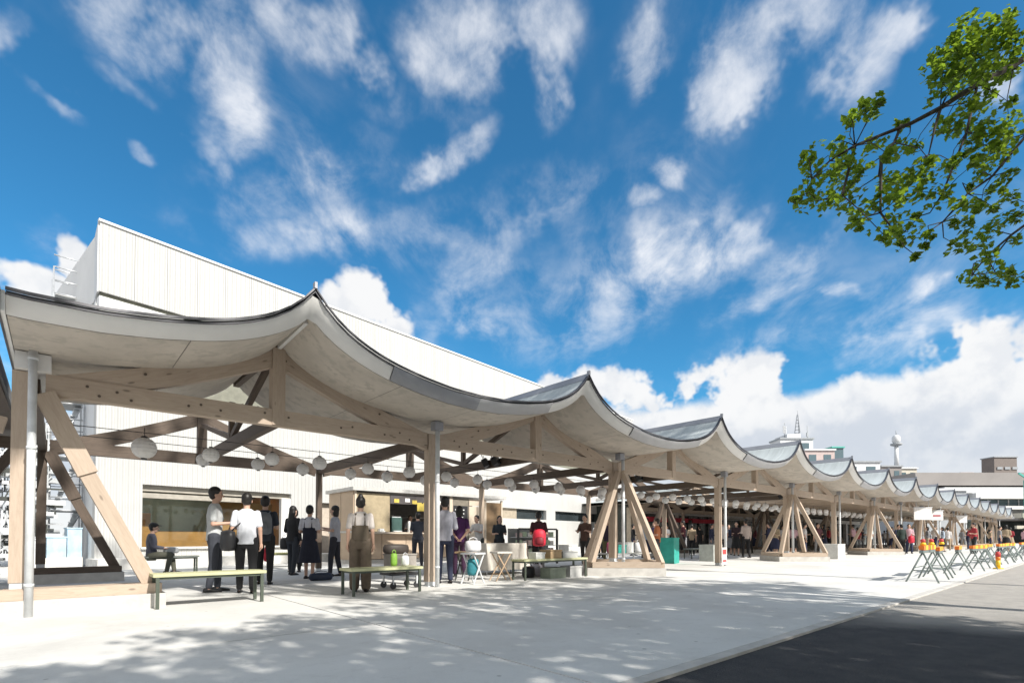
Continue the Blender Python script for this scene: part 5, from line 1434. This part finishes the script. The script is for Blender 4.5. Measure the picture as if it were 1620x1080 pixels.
def person(loc, yaw, H=1.70, top=(.5, .5, .5), bottom=(.02, .02, .03), pose='stand', arms=('down', 'down'), label='', hair='short',
           sleeves='short', shoes=None, lower='trousers', vox=.011, lean=0.0, turn=0.0, hat=None, group=None, stride=.10, hairm=None, bib=None, mid=None, slim=1.0):
    """local frame: facing +x, left is +y"""
    k = H / 1.70
    S = lambda x, y, z: Vector((x * k, y * k * 1.0, z * k))
    seated = pose == 'sit'
    dz = -.43 if seated else 0.0
    hipz = .90 + dz
    sh_w = .168 * slim; hip_w = .095
    lx = math.sin(lean) * .5
    pel = S(0, 0, hipz + .04); chest = S(lx * .55, 0, 1.24 + dz); neckb = S(lx * .95, 0, 1.42 + dz); head = S(lx * 1.1 + (.02 if not seated else .05), 0, 1.585 + dz)
    legs = []
    for s in (1, -1):
        hip = S(0, s * hip_w, hipz)
        if seated:
            kn = S(.42, s * (.12), .49); an = S(.36 + (.12 if s > 0 else -.02), s * .12, .09)
        else:
            fx = stride * s
            kn = S(fx * .45 + .02, s * (hip_w + .005), .48); an = S(fx * .9 - .01, s * (hip_w + .01), .085)
        legs.append((hip, kn, an))
    armj = []
    for s, kind in ((1, arms[0]), (-1, arms[1])):
        sh = S(lx * .85, s * sh_w, 1.375 + dz)
        if kind == 'down': el = sh + S(-.02, s * .045, -.28); wr = el + S(.05, s * .01, -.235)
        elif kind == 'bent': el = sh + S(-.01, s * .05, -.27); wr = el + S(.20, -s * .07, .02)
        elif kind == 'up': el = sh + S(.12, s * .04, -.20); wr = el + S(.16, -s * .06, .12)
        elif kind == 'back': el = sh + S(-.10, s * .05, -.25); wr = el + S(-.03, -s * .14, -.17)
        elif kind == 'lap': el = sh + S(.06, s * .05, -.26); wr = el + S(.20, -s * .08, -.03)
        elif kind == 'hold': el = sh + S(.10, s * .05, -.24); wr = el + S(.20, -s * .04, .04)
        armj.append((sh, el, wr, s, kind))
    v = Vol()
    # torso, neck, head (continuous body)
    v.stack([(0, 0, (hipz - .10) * k, .10 * k, .08 * k), (0, 0, (hipz + .02) * k, .155 * k, .105 * k), (lx * .2 * k, 0, (1.08 + dz) * k, .125 * k, .088 * k), (lx * .55 * k, 0, (1.25 + dz) * k, .15 * k, .10 * k),
             (lx * .85 * k, 0, (1.38 + dz) * k, .16 * slim * k, .085 * k), (lx * .95 * k, 0, (1.435 + dz) * k, .075 * k, .06 * k)])
    v.cap(neckb, head + S(-.01, 0, -.05), .052 * k, .050 * k)
    hd = head
    v.ell(hd + S(0, 0, .03), .092 * k, .074 * k, .105 * k)
    v.ell(hd + S(.022, 0, -.045), .062 * k, .056 * k, .065 * k)      # jaw
    v.cap(hd + S(.088, 0, .012), hd + S(.104, 0, -.018), .010 * k, .014 * k, 8)   # nose
    for s in (1, -1): v.ell(hd + S(-.005, s * .078, -.005), .018 * k, .012 * k, .03 * k, 8, 6)
    for (hip, kn, an) in legs:
        v.cap(hip, kn, .080 * k, .052 * k); v.cap(kn, an, .052 * k, .036 * k)
        v.cap(an, an + S(.0, 0, -.03), .036 * k, .036 * k)
    for (sh, el, wr, s, kind) in armj:
        v.cap(sh, el, .046 * k, .036 * k); v.cap(el, wr, .036 * k, .025 * k)
        d = (wr - el).normalized(); up_ = Vector((0, 0, 1)) if abs(d.z) < .7 else Vector((1, 0, 0))
        sd_ = d.cross(up_).normalized()        # across the palm
        if abs(d.z) > .7: sd_ = Vector((1, 0, 0)) - d * d.x; sd_.normalize()
        pn = d.cross(sd_).normalized()
        if pn.y * s > 0: pn = -pn
        v.cap(wr, wr + d * .035 * k, .024 * k, .026 * k)
        v.cap(wr + d * .035 * k, wr + d * .075 * k, .034 * k, .036 * k, 10, .55)
        palm = wr + d * .085 * k
        for j, (o_, L) in enumerate(((-.027, .062), (-.009, .074), (.009, .070), (.027, .055))):
            a = palm + sd_ * (o_ * k); b = a + d * (L * .55 * k) + pn * (.010 * k); c = b + d * (L * .35 * k) + pn * (.028 * k)
            v.cap(a - d * .02 * k, b, .0098 * k, .0092 * k, 6); v.cap(b, c, .0092 * k, .008 * k, 6)
        ta = wr + d * .03 * k - sd_ * (.026 * k); tb = ta + d * .035 * k - sd_ * (.028 * k) + pn * .01 * k; tc = tb + d * .03 * k + pn * .014 * k
        v.cap(ta, tb, .013 * k, .011 * k, 6); v.cap(tb, tc, .011 * k, .009 * k, 6)
    body = v.fuse('person', SKIN, vox * .8, None, 1)
    body.location = loc; body.rotation_euler = (0, 0, yaw)
    tag(body, label, 'person', group)
    # face marks
    e_ = MB()
    for s in (1, -1): e_.ball(hd + S(.083, s * .030, .022), .0105 * k, 8, 5)
    e_.obj('eyes', HAIR, body)
    MB().box((hd.x + .072 * k), (hd.x + .084 * k), -.022 * k, .022 * k, hd.z - .052 * k, hd.z - .044 * k).obj('mouth', mat('lips', (.30, .12, .10), .5), body)
    # hair
    hm = hairm or HAIR
    v = Vol()
    v.ell(hd + S(-.022, 0, .055), .102 * k, .088 * k, .100 * k)
    v.ell(hd + S(-.045, 0, .01), .066 * k, .085 * k, .085 * k)
    if hair == 'long':
        v.stack([(hd.x - .075 * k, 0, hd.z - .36 * k, .05 * k, .022 * k), (hd.x - .085 * k, 0, hd.z - .22 * k, .095 * k, .035 * k), (hd.x - .06 * k, 0, hd.z - .08 * k, .095 * k, .06 * k), (hd.x - .03 * k, 0, hd.z + .06 * k, .085 * k, .08 * k)])
    if hair == 'bob':
        v.stack([(hd.x - .04 * k, 0, hd.z - .13 * k, .075 * k, .055 * k), (hd.x - .035 * k, 0, hd.z - .05 * k, .095 * k, .075 * k), (hd.x - .03 * k, 0, hd.z + .06 * k, .088 * k, .08 * k)])
    if hair == 'bun':
        v.ell(hd + S(-.04, 0, .15), .045 * k, .045 * k, .042 * k)
    if hair == 'tail':
        v.cap(hd + S(-.10, 0, .05), hd + S(-.13, 0, -.18), .032 * k, .014 * k)
    # keep the face clear
    v.fuse('hair', hm, max(.012, vox), body, 1)
    # top
    tm = cloth(top); v = Vol()
    z0 = (hipz - (.06 if bib is None else -.03)) * k
    q0 = .175 if bib is None else .135
    v.stack([(0, 0, z0, q0 * k, q0 * .73 * k), (.0, 0, z0 + .03 * k, q0 * .985 * k, q0 * .72 * k), (lx * .2 * k, 0, (1.08 + dz) * k, .150 * k, .112 * k), (lx * .55 * k, 0, (1.25 + dz) * k, .168 * k, .122 * k),
             (lx * .8 * k, 0, (1.37 + dz) * k, .172 * slim * k, .102 * k), (lx * .92 * k, 0, (1.415 + dz) * k, .12 * k, .085 * k), (lx * .95 * k, 0, (1.452 + dz) * k, .068 * k, .064 * k)])
    for (sh, el, wr, s, kind) in armj:
        if sleeves == 'short': q = sh.lerp(el, .72); v.cap(sh, q, .056 * k, .056 * k)
        elif sleeves == 'long': v.cap(sh, el, .055 * k, .048 * k); v.cap(el, el.lerp(wr, .93), .050 * k, .036 * k)
        else: v.cap(sh, sh.lerp(el, .15), .055 * k, .05 * k)
    v.fuse('shirt', tm, vox, body, 2)
    # lower garment
    bm_ = cloth(bottom); v = Vol()
    if lower == 'trousers' or lower == 'wide' or lower == 'shorts':
        wd_ = 1.45 if lower == 'wide' else 1.0
        v.stack([(0, 0, (hipz - .13) * k, .12 * k, .10 * k), (0, 0, (hipz - .02) * k, .172 * k, .122 * k), (0, 0, (hipz + .09) * k, .150 * k, .108 * k)])
        for (hip, kn, an) in legs:
            v.cap(hip, kn, .098 * k, .070 * k * wd_)
            if lower != 'shorts': v.cap(kn, an + S(0, 0, .01), .070 * k * wd_, .052 * k * wd_ * (1.15 if lower == 'wide' else 1))
    else:
        hem = .38 if lower == 'skirt' else .62
        fl_ = .26 if lower == 'skirt' else .2
        v.stack([(0, 0, hem * k, fl_ * k, fl_ * .85 * k), (0, 0, (hem + .02) * k, fl_ * k, fl_ * .85 * k), (0, 0, (hipz - .1) * k, .19 * k, .145 * k), (0, 0, (hipz + .1) * k, .152 * k, .115 * k)])
    v.fuse('skirt' if lower in ('skirt', 'shortskirt') else 'trousers', bm_, vox, body, 2)
    if bib is not None:      # dungaree bib and straps
        v = Vol(); 
        v.stack([(0, 0, (hipz + .02) * k, .162 * k, .130 * k), (0, 0, (1.10 + dz) * k, .156 * k, .122 * k), (lx * .4 * k, 0, (1.20 + dz) * k, .162 * k, .128 * k)])
        for s in (1, -1):
            for fx in (1, -1):
                v.cap(S(fx * .115, s * .09, 1.18 + dz), S(fx * .07, s * .075, 1.40 + dz), .014 * k, .014 * k, 6)
            v.cap(S(.07, s * .075, 1.40 + dz), S(-.07, s * .075, 1.40 + dz), .022 * k, .022 * k, 6)
        v.fuse('bib', cloth(bib), vox, body, 1)
    # shoes
    sm_ = shoes or SHOE
    for (hip, kn, an) in legs:
        x, y = an.x, an.y; b_ = MB()
        rows = []
        for (t_, w_, h_) in ((-.085, .022, .05), (-.07, .034, .07), (-.01, .036, .085), (.06, .042, .055), (.12, .046, .045), (.165, .036, .036), (.185, .012, .022)):
            rows.append([(x + t_ * k, y + math.cos(a) * w_ * k, max(0.0, (math.sin(a) * h_ * .62 + h_ * .38) * k)) for a in [2 * math.pi * j / 10 for j in range(11)]])
        b_.grid(rows)
        z_off = an.z - .085 * k if seated else 0
        b_.obj('shoe', sm_, body, loc=(0, 0, z_off if seated else 0))
    if hat:
        v = Vol(); v.ell(hd + S(-.01, 0, .075), .105 * k, .095 * k, .075 * k); v.cap(hd + S(.06, 0, .075), hd + S(.14, 0, .065), .05 * k, .035 * k, 10, .2)
        v.fuse('cap', cloth(hat), .01, body, 1)
    return body
def at_person(p, x, y, z):
    """a point in a person's own frame"""
    a = p.rotation_euler.z
    return (p.location.x + x * math.cos(a) - y * math.sin(a), p.location.y + x * math.sin(a) + y * math.cos(a), p.location.z + z)
A = R
AWAY = R(55)    # back turned to the viewpoint
JE = (.018, .022, .035); BK = (.012, .012, .014)
p1 = person((2.27, 1.80, 0), R(-15), 1.76, (.50, .52, .53), (.045, .05, .065), arms=('hold', 'bent'), label='man in pale grey tee and dark jeans turning right, tallest by the front bench', vox=.009, stride=.06, shoes=SHOE)
p2 = person((2.62, 1.20, 0), R(72), 1.64, (.72, .74, .80), BK, arms=('bent', 'down'), label='man seen from behind in a white tee with a black shoulder bag', vox=.009, stride=.10)
p3 = person((3.35, 2.75, 0), R(65), 1.72, (.03, .035, .05), BK, arms=('bent', 'bent'), label='man in dark navy shirt with a grey backpack behind the white tee', vox=.011)
p4 = person((2.05, 7.66, 0.0), R(-12), 1.70, (.085, .085, .11), (.10, .10, .075), pose='sit', arms=('lap', 'lap'), sleeves='long', hat=(.02, .02, .02), label='seated man in a black cap and grey shirt on the grey bench', vox=.011)
p5 = person((4.65, 5.05, 0), R(30), 1.68, (.02, .02, .022), (.03, .035, .045), arms=('bent', 'down'), hair='long', sleeves='long', label='woman with long black hair in black clothes left of the schoolgirl', vox=.011)
p6 = person((4.50, 3.50, 0), R(50), 1.62, (.55, .55, .60), (.012, .014, .028), arms=('bent', 'bent'), hair='short', lower='skirt', bib=(.012, .014, .028), label='girl in a white shirt and long navy pinafore by the thin brown post', vox=.011)
p7 = person((4.15, .16, 0), R(60), 1.60, (.58, .53, .50), (.125, .095, .07), arms=('down', 'down'), hair='bun', lower='wide', bib=(.115, .09, .065), label='woman with a bun in brown dungarees seen from behind at the second bench', vox=.009, stride=.03)
p8 = person((10.6, 9.6, .15), R(-110), 1.62, (.28, .28, .28), BK, arms=('hold', 'hold'), label='kiosk worker in a grey shirt behind the counter', vox=.013)
p9 = person((6.17, .60, 0), R(62), 1.73, (.40, .40, .46), (.022, .028, .06), arms=('bent', 'bent'), sleeves='long', label='man in lilac grey shirt and navy trousers right of the second column', vox=.010, stride=.07)
p10 = person((7.35, 1.75, 0), R(55), 1.64, (.075, .02, .10), (.04, .012, .04), arms=('back', 'back'), label='person in a purple shirt with hands clasped behind the back', hair='bob', vox=.010)
p13 = person((9.66, 1.46, 0), R(50), 1.58, (.06, .015, .025), BK, arms=('bent', 'bent'), hair='tail', label='woman in dark red top carrying a bright red backpack', vox=.011)
p11 = person((10.6, 5.2, 0), R(200), 1.62, (.62, .60, .58), (.05, .06, .06), arms=('hold', 'hold'), label='person in a white shirt bending towards the kiosk door', vox=.013, lean=.3)
p12 = person((10.7, 4.3, 0), R(240), 1.58, (.03, .04, .05), BK, arms=('bent', 'bent'), hair='bob', label='person in dark blue beside the white shirt near the kiosk door', vox=.013)
p14 = person((13.1, 2.85, 0), R(200), 1.64, (.10, .055, .04), (.05, .045, .04), arms=('hold', 'hold'), label='person in a brown tee left of the strut pyramid', vox=.013)
p15 = person((15.3, 3.7, 0), R(215), 1.60, (.035, .02, .04), (.12, .11, .05), arms=('bent', 'hold'), hair='bob', label='person in a dark purple top seen between the pyramid struts', vox=.014)
p16 = person((15.6, 1.8, 0), R(120), 1.55, (.50, .17, .07), (.05, .05, .06), arms=('bent', 'bent'), label='person in an orange shirt behind the right struts', vox=.014)
p17 = person((5.05, 6.1, 0), R(80), 1.66, (.33, .33, .35), BK, arms=('bent', 'bent'), sleeves='long', label='person in a grey top half hidden behind the long haired woman', vox=.013)
p18 = person((5.25, 3.9, 0), R(140), 1.66, (.42, .42, .46), (.03, .03, .04), arms=('bent', 'hold'), hair='bob', label='person in a pale grey top right of the schoolgirl by the brown post', vox=.013)
p19 = person((8.9, 6.2, 0), R(70), 1.70, (.03, .035, .05), (.05, .05, .06), arms=('bent', 'bent'), label='customer in dark clothes standing at the kiosk hatch', vox=.013)
# carried things: each on its own
o = bag('shoulder_bag', at_person(p2, -.02, .27, .70), M_BLACK, 'black shoulder bag at the left hip of the man in the white tee', (.19, .11, .17), p2.rotation_euler.z + .4, strap=False)
MB().tube([(0, 0, .30), (.10, -.10, .52), (.06, -.26, .70), (-.10, -.33, .68), (-.15, -.18, .5), (-.06, 0, .30)], .012, 6).obj('strap', M_BLACK, o)
def backpack(p, m_, label, z=.98, sc=(.16, .11, .22), m2=None):
    a = p.rotation_euler.z
    t = empty('backpack', at_person(p, -.215, 0, z)); t.rotation_euler = (0, 0, a + R(90)); tag(t, label, 'backpack')
    b_ = MB(); b_.lathe((0, 0, 0), [(.5 * sc[0], 0), (.95 * sc[0], .03), (sc[0], .12), (.98 * sc[0], .30), (.8 * sc[0], .40), (.3 * sc[0], .44)], 14, 1, sc[1] / sc[0]); b_.obj('body', m_, t)
    MB().lathe((0, sc[1] * .9, .04), [(.55 * sc[0], 0), (.65 * sc[0], .04), (.6 * sc[0], .17), (.3 * sc[0], .2)], 10, 1, .45).obj('front_pocket', m2 or m_, t)
    for s in (-1, 1):
        MB().tube([(s * .08, -.06, .40), (s * .10, -.18, .46), (s * .11, -.33, .38), (s * .12, -.34, .2), (s * .10, -.1, .05)], .014, 6).obj('strap', m_, t)
    return t
backpack(p3, mat('grey_backpack', (.16, .17, .19), .7), 'grey backpack on the man in dark navy')
backpack(p13, mat('bright_red_nylon', (.62, .02, .05), .6), 'bright red backpack worn low by the woman in dark red', .70, (.17, .12, .2), mat('dark_red_nylon', (.2, .01, .02), .6))
bag('shoulder_bag', at_person(p5, .05, .25, .62), M_BLACK, 'black handbag hanging from the long haired woman', (.15, .09, .15), strap=True)
bag('paper_parcel', at_person(p4, .42, .0, .52), mat('grey_parcel', (.42, .43, .43), .7), 'pale grey parcel on the lap of the seated man', (.17, .13, .08), strap=False, cat='parcel')
bag('red_bag', (3.55, 3.3, .42), mat('bright_red_nylon', (.62, .02, .05), .6), 'small red bag carried behind the man in dark navy', (.07, .05, .14), strap=True)
bag('luggage_bag', (4.55, 2.95, 0), mat('navy_bag', (.02, .03, .06), .6), 'navy bag on the ground at the feet of the schoolgirl', (.26, .12, .08), R(0), strap=True)

# the crowd farther along: three figures re-used with their own clothes
protos = {}
def proto(kind, hv, lw, sl):
    protos[kind] = person((0, 0, 0), 0, 1.68, (.5, .5, .5), BK, arms=('bent', 'down') if kind != 'b' else ('bent', 'bent'), hair=hv, lower=lw, sleeves=sl, vox=.02, label='x')
proto('a', 'short', 'trousers', 'short'); proto('b', 'bob', 'skirt', 'long'); proto('c', 'short', 'trousers', 'long')
used = set()
def walker(x, y, kind, yaw, topc, botc, label, h=1.0):
    src = protos[kind]
    if kind in used: o = copy_obj(src)
    else: o = src; used.add(kind)
    o.location = (x, y, 0); o.rotation_euler = (0, 0, R(yaw)); o.scale = (h, h, h)
    tag(o, label, 'person', 'people farther along the canopy')
    for ch in o.children:
        st_ = ch.name.split('.')[0]
        c = topc if st_ == 'shirt' else botc if st_ in ('trousers', 'skirt') else None
        if c is not None:
            ch.material_slots[0].link = 'OBJECT'; ch.material_slots[0].material = cloth(c)
    return o
WH = (.62, .60, .60); NV = (.02, .025, .06); GR = (.20, .20, .21); RD = (.35, .04, .05); TN = (.35, .27, .18); PK = (.50, .32, .36); LB = (.32, .38, .46)
walker(23.8, 3.6, 'a', 60, WH, BK, 'man in a white shirt walking away just right of the fourth column', 1.02)
walker(24.2, 2.7, 'c', 55, (.50, .42, .38), BK, 'man in a beige shirt and black trousers beside the white shirt', 1.04)
walker(26.4, 4.2, 'b', 200, (.03, .015, .02), BK, 'woman all in black left of the third pyramid', 1.02)
walker(28.4, 3.4, 'c', 100, NV, NV, 'man in navy seen through the left strut of the third pyramid', 1.0)
walker(20.2, 5.4, 'a', 250, LB, NV, 'man in pale blue left of the woman in the long black skirt', 1.0)
walker(21.2, 5.6, 'b', 190, (.05, .04, .10), BK, 'woman in a long black skirt and dark violet top near the dark bench', .98)
walker(23.4, 6.6, 'a', 300, (.10, .04, .03), (.25, .27, .30), 'person in a dark brown tee and pale trousers before the red awning', .98)
walker(26.6, 7.2, 'c', 120, BK, (.28, .28, .30), 'person in black top with grey trousers near the grey box', .98)
walker(30.5, 3.0, 'b', 30, PK, BK, 'woman in a pink top between the struts of the third pyramid', .96)
walker(31.8, 2.2, 'a', 220, (.12, .05, .06), GR, 'man in maroon tee right of the third pyramid post', 1.0)
walker(38.6, 2.4, 'a', 80, PK, BK, 'person in pale pink tee walking near the seventh column', 1.03)
walker(40.5, 4.4, 'b', 120, RD, BK, 'woman in red deep under the canopy near the seventh column', 1.0)
walker(35.9, -.7, 'c', 35, (.02, .035, .03), BK, 'person in black right of the last large pyramid', .98)
t = bag('red_bag', (36.1, -1.1, .62), mat('bright_red_nylon', (.62, .02, .05), .6), 'red shopping bag held by the person in black at the far right', (.2, .14, .2))
walker(36.6, 1.0, 'a', 60, (.55, .58, .60), BK, 'person in a pale grey tee and cap just left of the person in black', 1.0)
walker(28.0, 9.2, 'a', 160, WH, GR, 'shopper in a white tee under the red awning', 1.0)
walker(26.0, 9.6, 'c', 20, (.05, .05, .06), BK, 'shopper in a charcoal shirt at the left end of the red awning', 1.0)
for i, (x, y, kd, yw, tn, tc1, pl) in enumerate((
    (25.2, 6.0, 'a', 30, 'tan', TN, 'near the back pyramid left of the shops'), (27.6, 5.2, 'b', 220, 'navy', NV, 'between third pyramid and shops'),
    (29.4, 6.4, 'a', 150, 'pale blue', LB, 'just behind the third pyramid'), (31.0, 5.6, 'c', 70, 'black', BK, 'behind the third pyramid, right side'),
    (33.2, 4.6, 'a', 250, 'white', WH, 'beside the fifth front column'), (34.4, 6.8, 'b', 140, 'maroon', (.12, .03, .04), 'far behind the fifth front column'),
    (35.8, 5.0, 'c', 20, 'grey', GR, 'left of the fourth pyramid'), (37.2, 7.2, 'a', 190, 'navy', NV, 'deep behind the fourth pyramid'),
    (22.6, 7.8, 'c', 310, 'black', BK, 'under the left end of the red awning'), (24.6, 8.6, 'b', 90, 'pink', PK, 'right below the red awning'),
    (43.2, 3.4, 'a', 40, 'dark red', RD, 'under the eighth bay'), (45.0, 1.8, 'b', 260, 'white', WH, 'at the edge of the eighth bay'),
    (19.0, 7.0, 'a', 200, 'grey', GR, 'left of the back pyramid before the shops'), (20.4, 8.4, 'c', 80, 'white', WH, 'far left in front of the first shop'),
    (21.8, 9.4, 'b', 10, 'black', BK, 'at the door of the first shop'), (23.0, 5.2, 'a', 120, 'maroon', (.12, .03, .04), 'close to the fourth column'),
    (25.0, 4.8, 'c', 280, 'navy', NV, 'just behind the two men by the fourth column'), (27.2, 2.6, 'b', 170, 'tan', TN, 'touching the left corner of the third pyramid'),
    (30.0, 8.2, 'a', 60, 'black', BK, 'deep behind the third pyramid'), (32.6, 8.0, 'c', 230, 'pink', PK, 'deep right of the third pyramid'),
    (34.0, 2.6, 'b', 90, 'black', BK, 'left of the fourth pyramid near the front'), (39.4, 6.4, 'a', 340, 'white', WH, 'deep near the seventh column'),
    (41.6, 5.0, 'c', 180, 'tan', TN, 'between the seventh and eighth columns'), (42.2, .2, 'a', 30, 'grey', GR, 'under the large blank sign'),
    (44.0, -1.2, 'b', 110, 'pale blue', LB, 'right of the large blank sign'), (46.2, 4.0, 'c', 220, 'black', BK, 'behind the ninth column'),
    (29.0, 1.9, 'a', 300, 'white', WH, 'right in front of the third pyramid struts'))):
    walker(x, y, kd, yw, tc1, (BK, GR, NV)[i % 3], 'person in %s top %s' % (tn, pl), .95 + .01 * (i % 8))
rw = random.Random(21)
tops = [('white', WH), ('navy', NV), ('grey', GR), ('black', BK), ('pink', PK), ('tan', TN), ('pale blue', LB), ('dark red', RD)]
bots = [('black', BK), ('navy', NV), ('grey', GR), ('tan', TN)]
n = 0
for i in range(34):
    tn, tc1 = tops[(i * 3 + 1) % 8]; bn, bc = bots[(i * 7 + i // 8) % 4]
    x = 38 + (i % 17) * 2.1 + rw.uniform(-.8, .8); y = rw.uniform(-4.3, 1.6) if i < 22 else rw.uniform(2.5, 8)
    place = 'beyond the barricades' if i < 22 else 'deep under the far canopy'
    kind = 'abc'[i % 3]
    walker(x, y, kind, rw.uniform(0, 360), tc1, bc, '%s %s in %s top and %s %s %s' % (ordinal(i % 22 + 1), 'woman' if kind == 'b' else 'man', tn, bn, 'skirt' if kind == 'b' else 'trousers', place), rw.uniform(.94, 1.04))
